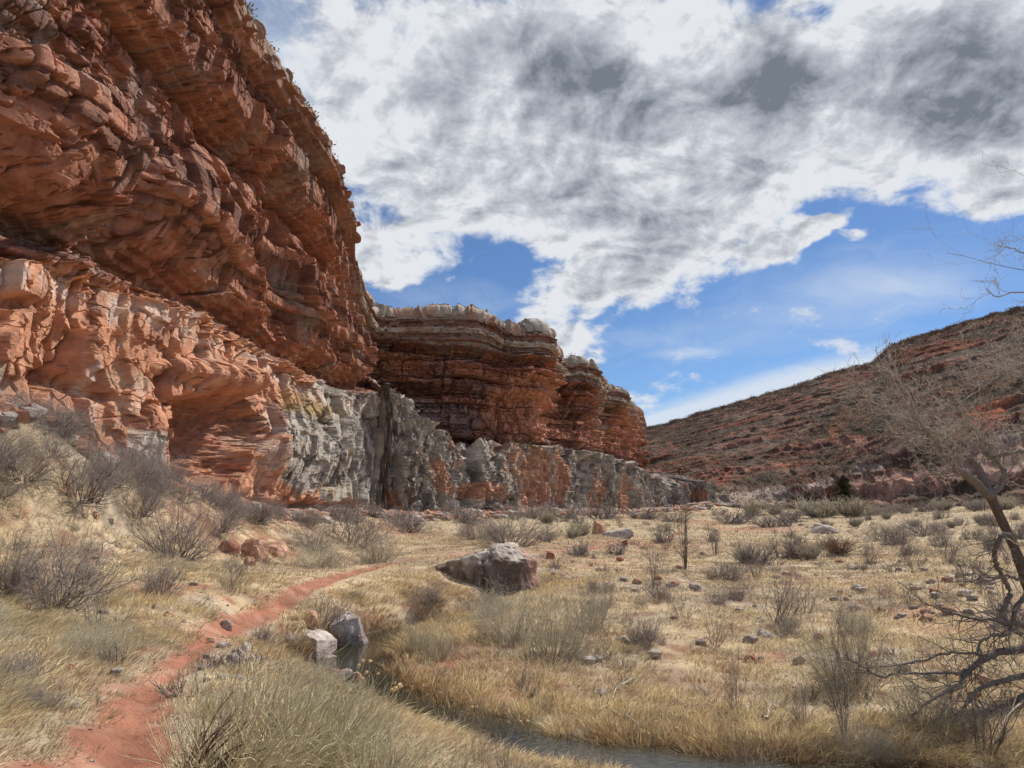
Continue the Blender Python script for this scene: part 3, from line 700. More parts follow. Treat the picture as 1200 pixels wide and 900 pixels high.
# ------------------------------------------------------------------ grass (nobody could count it)
def zone_color(x, y, n):
    """straw / olive / grey / gold by place; what the dry plants there look like"""
    n1 = fbm2(x * .25, y * .25, 3, seed=201); n2 = fbm2(x * .9, y * .9, 3, seed=202)
    straw = np.array([.84, .67, .42]); olive = np.array([.70, .61, .38]); greyc = np.array([.70, .59, .43]); gold = np.array([.86, .66, .38]); brown = np.array([.46, .30, .16]); pale=np.array([.78,.66,.45])
    C = mixc(straw, greyc, sstep(-.3, .3, n1 + .5 * n2))
    left = sstep(0, -6, x + .12 * y)
    C = mixc(C, olive, .55 * left * sstep(-.35, .25, n2)); C = mixc(C, pale, .6 * left * sstep(.1, .5, -n2))
    ds, (zs, hw) = polydist(x, y, STREAM, np.stack([STREAM[:, 2], STREAM_HW], 1))
    far_side = sstep(-.4, 1.5, x - np.interp(y, [9, 12, 13.5, 16, 19, 23, 27], [8, 6, .5, -3, -4.6, -3.6, -1.5]))
    nb = (1 - sstep(.8, 4.2, ds - hw + .8 * n2))
    C = mixc(C, gold, .9 * nb)
    C = mixc(C, brown, .85 * (1 - sstep(.0, .9, ds - hw)) * sstep(-.4, .1, n2 + .3))
    C = mixc(C, brown * 1.1, .5 * sstep(.25, .55, n2) * (1 - left))
    return C
def place_ok(x, y, trail_pad=.04, water_pad=.02):
    dt, (zt, tw) = polydist(x, y, TRAIL, np.stack([TRAIL[:, 2], TRAIL_HW], 1))
    ds, (zs, hw) = polydist(x, y, STREAM, np.stack([STREAM[:, 2], STREAM_HW], 1))
    pad = trail_pad + .22 * fbm2(x * 3, y * 3, 2, seed=210)
    return (dt > tw + pad) & (ds > hw + water_pad) & (y < base_limit(x, y) - .3)
def scatter(n, r0, r1, power, half=46, pad=.02):
    u = RNG.random(n); r = (r0 ** power + u * (r1 ** power - r0 ** power)) ** (1 / power)
    th = np.radians(RNG.uniform(-half, half, n)); x, y = r * np.sin(th), r * np.cos(th)
    k = place_ok(x, y, pad); x, y = x[k], y[k]
    return x, y, np.hypot(x, y)
GR_B = Bag()
def grass_band(n, r0, r1, power, blades, K, hmul=1.0, thin=True, xy=None):
    x, y, r = scatter(n, r0, r1, power) if xy is None else xy
    bare = -.6 * sstep(13, 8, r) + fbm2(x * .5, y * .5, 3, seed=211) + .35 * fbm2(x * 2.2, y * 2.2, 2, seed=212)
    red = redness(x, y)
    keep = RNG.random(len(x)) < np.clip(1.1 - 1.0 * sstep(.05, .5, bare) - 1.0 * red, .04, 1)
    x, y, r = x[keep], y[keep], r[keep]
    z = terrain(x, y); m = len(x)
    ds, (zs, hw) = polydist(x, y, STREAM, np.stack([STREAM[:, 2], STREAM_HW], 1))
    bank = 1 - sstep(0, 2.2, ds - hw)
    nz = fbm2(x * .4, y * .4, 3, seed=213)
    H = (.15 + .20 * RNG.random(m) + .10 * np.maximum(0, nz) + .13 * bank) * hmul
    yst = np.interp(x, STREAM[::-1][6:, 0], STREAM[::-1][6:, 1])
    H = np.where((y < yst) & (x > -4.5), H * (.85 - .1 * bank), H)
    dtt, (zt_, tw_) = polydist(x, y, TRAIL, np.stack([TRAIL[:, 2], TRAIL_HW], 1)); H = H * lerp(.45, 1, sstep(.1, .9, dtt - tw_))
    H = H * lerp(.7, 1, sstep(2.5, 1.2, dtt - tw_) * 0 + sstep(20, 30, r) * .0 + (y < 22))
    C = zone_color(x, y, 0) * .9 * np.array([1, .97, .93]) * RNG.uniform(.72, 1.22, (m, 1))
    # blades
    B = blades; rad = (.05 + .007 * r + .05 * RNG.random(m))[:, None]
    a = RNG.uniform(0, 2 * np.pi, (m, B)); q = np.sqrt(RNG.random((m, B)))
    ox, oy = np.cos(a) * q * rad * 1.5, np.sin(a) * q * rad * 1.5
    lean_dir = (fbm2(x * .3, y * .3, 2, seed=214) * 2.6 + .6)[:, None] + RNG.normal(0, .55, (m, B))
    lean = (.85 + 1.3 * np.maximum(0, fbm2(x * .6 + 3, y * .6, 2, seed=215)) + .5 * bank)[:, None] * RNG.uniform(.2, 1.6, (m, B))
    sp = 1.1
    dx = np.cos(lean_dir) * lean + np.cos(a) * q * sp; dy = np.sin(lean_dir) * lean + np.sin(a) * q * sp
    Hb = H[:, None] * RNG.uniform(.45, 1.15, (m, B))
    t = np.linspace(0, 1, K)[None, None, :]
    nrm = np.sqrt(1 + (dx ** 2 + dy ** 2) * .55)
    Px = (x[:, None] + ox)[..., None] + dx[..., None] * Hb[..., None] * t ** 1.7 / nrm[..., None]
    Py = (y[:, None] + oy)[..., None] + dy[..., None] * Hb[..., None] * t ** 1.7 / nrm[..., None]
    Pz = (z[:, None])[..., None] - .03 + Hb[..., None] * (t - .28 * t ** 3 * np.minimum(1.3, np.hypot(dx, dy))[..., None]) / nrm[..., None] ** .7
    P = np.stack([Px, Py, Pz], -1).reshape(-1, K, 3)
    W = ((.0026 + .00030 * r)[:, None] * RNG.uniform(.6, 1.4, (m, B))).reshape(-1, 1) * np.array([1, .85, .55, .12][:K] if K == 4 else [1, .75, .12])[None, :]
    an = RNG.uniform(0, np.pi, m * B)
    side = np.stack([np.cos(an) * 1.0, np.sin(an) * .6, RNG.normal(0, .2, m * B)], 1); side /= np.linalg.norm(side, axis=1, keepdims=True)
    V, F = ribbons(P, W, side)
    Cb = np.repeat(C, B, 0) * np.where(RNG.random((m * B, 1)) < .22, 1.45, RNG.uniform(.45, 1.1, (m * B, 1)))
    GR_B.add(V, F, np.repeat(Cb, K * 2, 0))
grass_band(7000, 3.0, 15, 1.1, 42, 4, .85)
grass_band(19000, 13, 72, .35, 28, 3, 1.0)
grass_band(16000, 55, 230, .5, 9, 3, 1.7)
i = RNG.integers(5, len(STREAM) - 1, 5200); t = RNG.random(len(i))[:, None]; q = STREAM[i, :2] * (1 - t) + STREAM[np.minimum(i + 1, len(STREAM) - 1), :2] * t
hwq = STREAM_HW[i]; a = RNG.uniform(0, 2 * np.pi, len(i)); rad = hwq + .05 + 2.4 * RNG.random(len(i)) ** 1.5; q = q + np.stack([np.cos(a), np.sin(a)], 1) * rad[:, None]
kk = place_ok(q[:, 0], q[:, 1]); q = q[kk]; grass_band(0, 0, 0, 0, 30, 4, 1.0, xy=(q[:, 0], q[:, 1], np.hypot(q[:, 0], q[:, 1])))
o = GR_B.build('grass', M_GRASS, smooth=True); tag(o, 'dry straw and olive grass covering the canyon floor and slopes', 'grass', kind='stuff')

# ------------------------------------------------------------------ bare shrubs
def rnd_unit(n, rs):
    v = rs.normal(size=(n, 3)); return v / np.linalg.norm(v, axis=1, keepdims=True)
def grow(O, D, Ln, R0, R1, K, rs, wander=.25, up=.1):
    """polylines from origins O along D with length Ln"""
    n = len(O); P = np.zeros((n, K, 3)); P[:, 0] = O; d = D.copy(); st = Ln[:, None] / (K - 1)
    for k in range(1, K):
        d = d + rs.normal(0, wander, (n, 3)); d[:, 2] += up; d /= np.linalg.norm(d, axis=1, keepdims=True)
        P[:, k] = P[:, k - 1] + d * st
    R = R0[:, None] * (1 - np.linspace(0, 1, K)[None, :] * (1 - R1))
    return P, R
def children(P, R, per, frac, lenf, spread, K, rs, r_f=.6, t0=.25, wander=.3, up=.05):
    n, Kp, _ = P.shape; idx = np.repeat(np.arange(n), per); t = rs.uniform(t0, 1, len(idx)) * (Kp - 1.001)
    i = t.astype(int); f = (t - i)[:, None]
    O = P[idx, i] * (1 - f) + P[idx, i + 1] * f; T = P[idx, i + 1] - P[idx, i]; T /= np.linalg.norm(T, axis=1, keepdims=True) + 1e-9
    D = T + spread * rnd_unit(len(idx), rs); D /= np.linalg.norm(D, axis=1, keepdims=True)
    Lp = np.linalg.norm(np.diff(P, axis=1), axis=2).sum(1)[idx]
    Rp = R[idx, i] * r_f
    return grow(O, D, Lp * lenf * rs.uniform(.5, 1.3, len(idx)), Rp, .35, K, rs, wander, up)
def bush_mesh(name, seed, stems, per1, per2, tilt, col, thick=1.0, wander=.16, up=.12, spread=.75, wind=(0, 0), len2=.42, base_r=.12, tipcol=None):
    rs = np.random.default_rng(seed)
    az = rs.uniform(0, 2 * np.pi, stems); ti = np.radians(tilt) * np.sqrt(rs.random(stems))
    O = np.stack([np.cos(az) * base_r * rs.random(stems), np.sin(az) * base_r * rs.random(stems), np.full(stems, -.04)], 1)
    D = np.stack([np.sin(ti) * np.cos(az) + wind[0], np.sin(ti) * np.sin(az) + wind[1], np.cos(ti)], 1); D /= np.linalg.norm(D, axis=1, keepdims=True)
    Ln = rs.uniform(.6, 1.05, stems) * (1 - .18 * (ti / max(np.radians(tilt), .01)))
    P, R = grow(O, D, Ln, np.full(stems, .011 * thick) * rs.uniform(.6, 1.2, stems), .3, 6, rs, wander, up)
    bag = Bag(); col = np.array(col); tipcol = col if tipcol is None else np.array(tipcol)
    def put(P, R, c):
        V, F = tubes(P, R); bag.add(V, F, np.repeat(np.clip(c * rs.uniform(.7, 1.3, (len(P), 1)), 0, 1), P.shape[1] * 3, 0))
    put(P, R, col)
    if per1:
        P1, R1 = children(P, R, per1, 0, len2, spread, 5, rs, .6, .2); put(P1, R1, .5 * (col + tipcol))
        if per2:
            P2, R2 = children(P1, R1, per2, 0, .5, spread, 4, rs, .65, .2); R2 = np.maximum(R2, .0014 * thick); put(P2, R2, tipcol)
    V, F, C = bag.out(); V = V / np.array([1, 1, np.percentile(V[:, 2], 99.3)]); 
    w = np.percentile(np.abs(V[:, :2]), 98); V[:, :2] /= (2 * w)                       # unit: 1 wide, 1 high
    ob = mk(name, V, F, M_BARK, col=C, smooth=True); me = ob.data; bpy.data.objects.remove(ob); return me
DK = (.16, .13, .115); DKT = (.36, .305, .27); SG = (.38, .335, .25); RB = (.22, .14, .10); OL = (.50, .45, .28)
BUSH = {
 'dark':  [bush_mesh('dark', 300 + i, 60, 6, 7, 80, DK, .8, .30, .10, 1.1, base_r=.3, tipcol=DKT) for i in range(3)],
 'darkfar': [bush_mesh('darkfar', 310 + i, 34, 5, 5, 80, DK, 2.2, .30, .10, 1.1, base_r=.3, tipcol=DKT) for i in range(3)],
 'sage':  [bush_mesh('sage', 320 + i, 110, 5, 3, 72, SG, .6, .22, .10, .85, (.3, 0), base_r=.4, tipcol=(.62, .55, .40)) for i in range(3)],
 'sagefar': [bush_mesh('sagefar', 330 + i, 90, 3, 2, 55, SG, 2.2, .10, .16, .5, tipcol=(.56, .50, .37)) for i in range(2)],
 'brush': [bush_mesh('brush', 340 + i, 15, 6, 5, 50, (.20, .15, .12), .9, .22, .06, .95, base_r=.2, tipcol=(.42, .35, .28)) for i in range(4)],
 'sapling': [bush_mesh('sapling', 350 + i, 5, 9, 5, 20, (.20, .15, .12), 1.3, .08, .10, .7, base_r=.04, tipcol=(.45, .38, .30), len2=.32) for i in range(3)],
 'broom': [bush_mesh('broom', 360 + i, 170, 2, 0, 60, (.60, .52, .33), .72, .10, .04, .5, (.5, 0), base_r=.3, tipcol=(.74, .66, .43)) for i in range(3)],
 'red':   [bush_mesh('red', 370, 50, 4, 4, 60, RB, 2.0, tipcol=(.34, .20, .14))],
}
_cnt = [0]
def plant(kind, px, py, wpx, hpx, name, label, cat, group, yaw=None, depth=1.0, at=None, lean=0):
    p = hit(px, py) if at is None else np.array(at)
    dist = p[1] * CP + p[2] * SP
    w, h = wpx / FPX * dist, hpx / FPX * dist
    ms = BUSH[kind]; _cnt[0] += 1
    o = bpy.data.objects.new(name, ms[_cnt[0] % len(ms)]); COL.objects.link(o)
    o.location = (p[0], p[1], p[2] - .02); o.scale = (w, w * depth, h)
    o.rotation_euler = (0, math.radians(lean), (random.uniform(0, 6.28) if yaw is None else yaw))
    tag(o, label, cat, group); return o
S1, G1 = 'bare_shrub', 'bare shrubs of the slope and valley'
SHRUBS = [
 ('dark',62,708,165,98,'largest dark leafless shrub at the left edge of the grassy slope'),
 ('dark',8,700,70,80,'dark leafless shrub half cut by the left edge below the cliff'),
 ('dark',95,586,125,78,'wide grey leafless shrub against the foot of the red cliff'),
 ('dark',25,560,90,60,'grey leafless shrub in front of the cliff at the left edge'),
 ('dark',208,652,100,78,'dense dark shrub on the slope below the cave'),
 ('dark',160,604,70,50,'small grey shrub between the wide cliff foot shrub and the cave'),
 ('dark',188,698,52,62,'narrow dark shrub standing on the reddish bank of the slope'),
 ('dark',255,622,80,44,'low purple grey shrub directly beneath the cave'),
 ('dark',412,640,95,52,'grey brown shrub in front of the undercut grey buttress'),
 ('dark',368,646,56,40,'dark shrub left of the one under the grey buttress'),
 ('dark',478,622,70,26,'low dark shrub where the near cliff meets the grey nose'),
 ('sage',440,660,70,45,'straw coloured bush beside the trail bend under the grey buttress'),
 ('sage',372,665,80,40,'olive bush above the trail below the orange blocks'),
 ('dark',598,640,100,46,'purple grey shrub behind the large boulder'),
 ('dark',560,632,60,30,'small purple shrub left behind the large boulder'),
 ('dark',382,730,98,36,'low matted dark shrub behind the two stream boulders'),
 ('dark',305,755,42,30,'little dark bush beside the stones right of the trail'),
 ('darkfar',622,607,50,22,'dark shrub at the cliff foot under the orange chimney'),
 ('darkfar',660,607,60,20,'wide dark shrub along the grey cliff foot'),
 ('darkfar',705,608,60,20,'dark shrub at the cliff foot beside the pale slabs'),
 ('darkfar',755,608,56,16,'low dark shrub at the end of the grey cliff'),
 ('darkfar',790,612,44,16,'small dark shrub below the last orange rock'),
 ('darkfar',540,612,60,20,'dim shrub under the grey cliff left of the boulder'),
 ('dark',850,680,50,30,'round dark shrub alone in the middle of the valley floor'),
 ('dark',774,704,36,30,'small round dark shrub beside a pale flat stone'),
 ('brush',836,756,46,62,'upright leafless shrub with black stems in mid field'),
 ('brush',907,728,92,62,'wide brown grey shrub right of the upright black stemmed one'),
 ('brush',945,720,60,40,'low brown shrub touching the wide brown grey one'),
 ('brush',862,836,44,92,'tall slender leafless shrub on the stream bank'),
 ('brush',762,758,50,38,'short twiggy shrub left of the upright black stemmed one'),
 ('sage',998,812,120,112,'large pale straw coloured bush in the right field'),
 ('brush',1000,806,90,104,'brown stemmed shrub inside the large pale bush'),
 ('sage',600,752,110,74,'big grey grassy bush right below the large boulder'),
 ('sage',652,770,100,84,'tall grey green bush leaning over the meadow past the boulder'),
 ('sage',690,738,80,60,'grey bush behind the leaning grey green one'),
 ('sage',578,722,56,36,'low straw bush tucked against the front of the large boulder'),
 ('dark',500,706,60,28,'dark low shrub at the left tip of the large boulder'),
 ('sage',515,772,60,50,'straw bush on the inner bend of the stream'),
 ('sage',490,765,40,46,'narrow olive tuft bush at the pool side of the bend'),
 ('brush',712,712,40,34,'small thin shrub in the field right of the boulder bushes'),
 ('brush',1020,658,36,30,'small brown bush in the field below the far pale slab'),
 ('dark',1040,634,66,26,'dark purple shrub in the far right field'),
 ('dark',1085,628,60,26,'dark shrub mass below the reddish hill rocks'),
 ('red',982,650,42,24,'rust red shrub in the far meadow'),
 ('brush',1073,668,42,34,'fan shaped leafless shrub right of the rust red one'),
 ('brush',1136,682,62,50,'broad fan shaped shrub left of the tree trunk'),
 ('brush',1110,660,50,34,'thin brown shrub behind the broad fan shaped one'),
 ('sagefar',960,607,66,26,'pale grey willow thicket below the dark evergreen'),
 ('sagefar',1000,606,50,24,'pale grey willow bush right below the evergreen'),
 ('sagefar',880,606,24,24,'pale upright grey bush before the hill foot'),
 ('darkfar',860,614,60,20,'dark far shrub in front of the pale upright bush'),
 ('darkfar',905,618,50,16,'dark far shrub on the yellow meadow edge'),
 ('darkfar',925,612,60,16,'dim wide shrub at the far end of the meadow'),
 ('brush',735,735,34,32,'small dim shrub beside the grassy bushes in mid field'),
 ('brush',1150,880,90,90,'grey twiggy shrub under the drooping tree limb'),
 ('sage',1080,850,110,80,'pale grass bush at the tips of the drooping limb'),
 ('brush',940,850,60,60,'thin reddish brown bush on the right stream bank'),
 ('sage',1010,890,90,60,'straw bush at the lower right water edge'),
 ('dark',50,830,60,40,'low dark twiggy bush on the lower left slope'),
 ('dark',20,800,70,46,'dark twiggy bush at the left edge below the big dark one'),
 ('sage',110,770,90,50,'olive grass bush above the trail on the left slope'),
 ('brush',272,692,60,46,'thin grey shrub right of the narrow dark one on the slope'),
 ('brush',110,742,60,60,'sparse twiggy shrub below the largest dark one'),
]
for kd, px, py, w, h, lab in SHRUBS: plant(kd, px, py, w, h, S1, lab, 'shrub', G1, lean=random.uniform(-6, 6))
for kd, px, py, w, h, lab in [('sapling',803,668,40,84,'bare young tree standing in mid valley before the far cliff'),('sapling',838,650,22,44,'thin bare young tree right of the taller one'),
        ('sapling',765,690,24,40,'slim bare sapling left of the taller young tree'),('sapling',912,655,30,30,'short bare sapling in the far meadow'),('sapling',990,866,40,110,'slim bare sapling rising from the right stream bank')]:
    plant(kd, px, py, w, h, 'bare_sapling', lab, 'sapling', 'bare saplings of the valley')
# rabbitbrush of the near bank
for px, py, w, h, lab in [(262,925,230,150,'large olive broom bush bending right at the bottom beside the trail'),(345,905,210,118,'olive broom bush in the middle of the near bank clump'),(400,885,150,88,'olive broom bush nearest the stream stones'),
        (310,850,150,76,'pale olive broom bush behind the large bending one'),(440,925,160,80,'low olive broom bush at the bottom edge right of the clump'),(250,838,80,42,'small olive tuft bush beside the red trail'),(372,842,110,60,'olive broom bush just above the pink bank stone')]:
    plant('broom', px, py, w, h, 'broom_bush', lab, 'bush', 'olive broom bushes of the near bank', yaw=random.uniform(-.4, .4))
BUSH['arch'] = [bush_mesh('arch', 390, 16, 3, 3, 30, (.16, .11, .07), 1.5, .05, -.09, .5, (.75, .1), tipcol=(.5, .42, .28))]
plant('arch', 212, 925, 170, 150, 'arching_shrub', 'brown stems arching right over the trail edge at the bottom', 'shrub', None, yaw=.1)
for px, py, w, h, lab in [(452,930,60,80,'reddish bare twigs at the bottom edge left of the stalks'),(530,930,60,95,'reddish bare twigs at the bottom edge under the dark water'),(600,935,70,80,'reddish bare twigs in the golden grass at the bottom'),(560,915,40,90,'grey bare twigs reaching over the dark water'),(690,920,50,50,'small bare twigs before the rippling water'),(870,935,60,110,'thin bare twigs crossing the rippling water')]:
    plant('brush', px, py, w, h, 'twig_plant', lab, 'plant', 'twiggy plants of the near bank')
# many small ones
G2, G3 = 'small shrubs dotting the valley floor', 'small shrubs along the foot of the cliffs'
n = 0
rr = np.random.default_rng(5)
while n < 85:
    px, py = rr.uniform(640, 1230), 608 + 150 * rr.random() ** 2.0
    p = hit(px, py)
    if not place_ok(p[:1], p[1:2])[0]: continue
    d = p[1]; far = d > 45
    kd = rr.choice(['darkfar', 'sagefar', 'darkfar']) if far else rr.choice(['brush', 'sage', 'dark', 'brush'])
    hm = rr.uniform(.55, 1.35) * (1.3 if far else .8)
    plant(kd, 0, 0, hm * 1.5 / d * FPX, hm / d * FPX, S1, 'small leafless grey brown shrub, one of many dotting the valley floor', 'shrub', G2, at=p); n += 1
n = 0
while n < 75:
    t = rr.random(); px = -60 + 900 * t if n < 35 else rr.uniform(-60, 470)
    Yb = float(np.interp(px, _bpx[_o], _bY[_o])); Y = Yb * rr.uniform(.82, .985)
    x = (px - 600) / FPX * Y; p = np.array([x, Y, terrain1(x, Y)])
    hm = rr.uniform(.5, 1.4) * (1 + .004 * Y); d = Y
    plant('dark' if Y < 60 else 'darkfar', 0, 0, hm * 1.7 / d * FPX, hm / d * FPX, S1, 'grey twiggy shrub, one of a belt along the foot of the cliffs', 'shrub', G3, at=p); n += 1
n = 0
while n < 32:
    px, py = rr.uniform(-30, 420), rr.uniform(610, 880); p = hit(px, py)
    if not place_ok(p[:1], p[1:2], .5)[0]: continue
    d = p[1]; hm = rr.uniform(.25, .6)
    plant(rr.choice(['sage', 'brush', 'sage']), 0, 0, hm * 1.5 / d * FPX, hm / d * FPX, S1, 'knee high dry bush, one of many among the grass beside the trail', 'shrub', 'knee high bushes beside the trail', at=p); n += 1

n = 0
while n < 34:
    px = rr.uniform(835, 1260); Y = float(base_limit(np.array([(px - 600) / FPX * 200]), np.array([200.]))[0]) * rr.uniform(.72, .97)
    x = (px - 600) / FPX * Y; p = np.array([x, Y, terrain1(x, Y)]); hm = rr.uniform(1.4, 3.2)
    plant('darkfar' if n % 4 else 'sagefar', 0, 0, hm * 2.0 / Y * FPX, hm / Y * FPX, S1, 'dim twiggy shrub, one of the thicket along the foot of the right hill', 'shrub', 'thicket shrubs at the foot of the hill', at=p); n += 1
# low brush too plentiful to count
def merged(name, label, meshes, spots):
    bag = Bag()
    dat = []
    for me in meshes:
        v = np.empty(len(me.vertices) * 3, np.float32); me.vertices.foreach_get('co', v); c = np.empty(len(me.vertices) * 4, np.float32); me.attributes['Col'].data.foreach_get('color', c)
        f = np.empty(len(me.loops), np.int32); me.loops.foreach_get('vertex_index', f); dat.append((v.reshape(-1, 3), f.reshape(-1, 4), c.reshape(-1, 4)[:, :3]))
    for i, (x, y, z, w, h) in enumerate(spots):
        v, f, c = dat[i % len(dat)]; a = RNG.uniform(0, 6.28); ca, sa = math.cos(a), math.sin(a)
        q = np.stack([(v[:, 0] * ca - v[:, 1] * sa) * w + x, (v[:, 0] * sa + v[:, 1] * ca) * w + y, v[:, 2] * h + z], 1); bag.add(q, f, c * RNG.uniform(.75, 1.3))
    o = bag.build(name, M_BARK); tag(o, label, 'undergrowth', kind='stuff')
lowm = [bush_mesh('low', 400 + i, 20, 5, 0, 75, c_, t_, .2, .1, .9, base_r=.35, tipcol=tc_) for i, (c_, t_, tc_) in enumerate([((.24, .19, .15), 2.2, (.40, .34, .27)), ((.36, .30, .22), 2.0, (.56, .48, .35)), ((.20, .16, .14), 2.4, (.34, .28, .24))])]
x, y, r = scatter(2600, 9, 225, .45)
nb = fbm2(x * .07, y * .07, 3, seed=230) + .5 * fbm2(x * .3, y * .3, 2, seed=231); kk = RNG.random(len(x)) < sstep(-.3, .4, nb); x, y, r = x[kk][:1400], y[kk][:1400], r[kk][:1400]
hh_ = RNG.uniform(.14, .42, len(x)) * (1 + .008 * r); merged('undergrowth', 'low grey brush and weeds scattered thickly over the valley floor', lowm, list(zip(x, y, terrain(x, y) - .02, hh_ * RNG.uniform(1.3, 2.4, len(x)), hh_)))
# ------------------------------------------------------------------ dry flower stalks by the water
def stalk(px, py, hpx, n, label, seed):
    rs = np.random.default_rng(seed); p = hit(px, py); d = p[1]; h = hpx / FPX * d
    root = bpy.data.objects.new('flower_stalk', None); COL.objects.link(root); root.location = p; root.empty_display_size = .1
    tag(root, label, 'dried flowers', 'dried flower stalks along the stream')
    O = np.zeros((n, 3)); O[:, :2] = rs.normal(0, .03, (n, 2)); D = np.stack([rs.normal(.08, .16, n), rs.normal(0, .16, n), np.ones(n)], 1)
    P, R = grow(O, D / np.linalg.norm(D, axis=1, keepdims=True), h * rs.uniform(.6, 1, n), np.full(n, .005), .5, 6, rs, .06, 0)
    V, F = tubes(P, R); mk('stem', V, F, M_BARK, col=np.broadcast_to([.42, .33, .2], (len(V), 3)), parent=root)
    for i in range(n):
        tip = P[i, -1]; m = 16; u = rnd_unit(m, rs); u[:, 2] = np.abs(u[:, 2]) * .7
        c = tip + rs.normal(0, .028, (m, 3)); bag = Bag(); bump = rs.uniform(.6, 1.35, len(ICO2[0])) * rs.uniform(.02, .034)
        bag.add(ICO2[0] * bump[:, None] * np.array([1, 1, .8]) + tip, ICO2[1], np.array([.72, .56, .30]) * rs.uniform(.8, 1.2))
        bag.build('flower_head', M_GRASS, parent=root, smooth=False)
def ico(sub):
    import bmesh
    bm = bmesh.new(); bmesh.ops.create_icosphere(bm, subdivisions=sub, radius=1)
    V = np.array([v.co[:] for v in bm.verts]); F = np.array([[v.index for v in f.verts] for f in bm.faces]); bm.free(); return V, F
ICO1, ICO2, ICO4, ICO5, ICO6 = ico(1), ico(2), ico(4), ico(5), ico(6)
for i, (px, py, h, n, lab) in enumerate([(846,880,52,4,'yellow dried flower stalks left of the tall slender shrub'),(800,885,50,4,'tallest yellow dried flower cluster over the rippling water'),(768,890,44,3,'dried flower stalks at the left of the tallest cluster'),(735,850,40,3,'pair of dried flowers on the far bank edge'),
      (456,850,52,5,'dried flowers between the dark water and the broom bushes'),(425,835,56,6,'dried flower stalks under the pink stepping stones'),(400,842,36,4,'short dried flowers left of the pool outlet'),(614,880,48,3,'dried flower stalks in front of the dark water'),(584,830,30,2,'small dried flowers on the inner bank'),(865,895,50,3,'dried flowers right of the tallest cluster'),(640,705,20,4,'yellow dried flowers at the foot of the large boulder'),(545,872,46,3,'dried flower stalks left of centre at the bottom water')]):
    stalk(px, py, h, n, lab, 500 + i)
# ------------------------------------------------------------------ boulders and stones
def rock_mesh(name, seed, base, dims, planes=16, rough=.06, cols=((.42, .33, .28), (.30, .22, .18)), top=None, cut=.78, layer=0.0):
    rs = np.random.default_rng(seed); V, F = base
    n = rnd_unit(planes, rs); n[:6] = [[1, 0, .1], [-1, 0, 0], [0, 1, 0], [0, -1, .1], [0, 0, 1], [0, 0, -1]]; n[:5] += rs.normal(0, .26, (5, 3)); n /= np.linalg.norm(n, axis=1, keepdims=True)
    d = rs.uniform(cut - .06, .95, planes); d[:6] = rs.uniform(.74, .9, 6)
    dot = V @ n.T; r = np.min(np.where(dot > .05, d / np.maximum(dot, .05), 9), axis=1); r = np.minimum(r, 1.24 + .12 * vnoise(V[:, 0] * 1.5, V[:, 1] * 1.5, V[:, 2] * 1.5, seed + 20))
    P = V * r[:, None]
    x, y, z = P.T
    nn = vnoise(x * 2, y * 2, z * 2, seed) * .6 + vnoise(x * 5, y * 5, z * 5, seed + 1) * .3 + vnoise(x * 13, y * 13, z * 13, seed + 2) * .15
    P = P * (1 + rough * nn[:, None])
    if layer: P[:, :2] *= (1 + layer * vnoise(z * 0, z * 0, z * 9 + .3 * x, seed + 5))[:, None]
    nz = V[:, 2]
    c = mixc(cols[0], cols[1], sstep(-.4, .5, vnoise(x * 3, y * 3, z * 3, seed + 7) + .5 * vnoise(x * 9, y * 9, z * 9, seed + 8)))
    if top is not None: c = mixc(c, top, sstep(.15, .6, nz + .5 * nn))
    P = P / (np.abs(P).max(0)) * (np.array(dims) / 2)
    o = mk(name, P, F, M_STONE, col=c, smooth=len(V) > 5000); me = o.data; bpy.data.objects.remove(o); return me
def put_rock(me, name, px, py, label, group=None, yaw=0, sink=.25, tilt=(0, 0), scale=1.0, at=None, cat=None):
    """py is where its foot shows"""
    p = hit(px, py) if at is None else np.array(at)
    o = bpy.data.objects.new(name, me); COL.objects.link(o)
    zz = [v.co.z for v in me.vertices] if len(me.vertices) < 100 else None
    h = (max(v.co.z for v in me.vertices[:200]) if zz is None else max(zz))
    o.location = (p[0], p[1], p[2] + h * scale * (1 - 2 * sink)); o.rotation_euler = (tilt[0], tilt[1], yaw); o.scale = (scale,) * 3
    tag(o, label, cat or name, group); return o
def px_m(px, dist): return px / FPX * dist
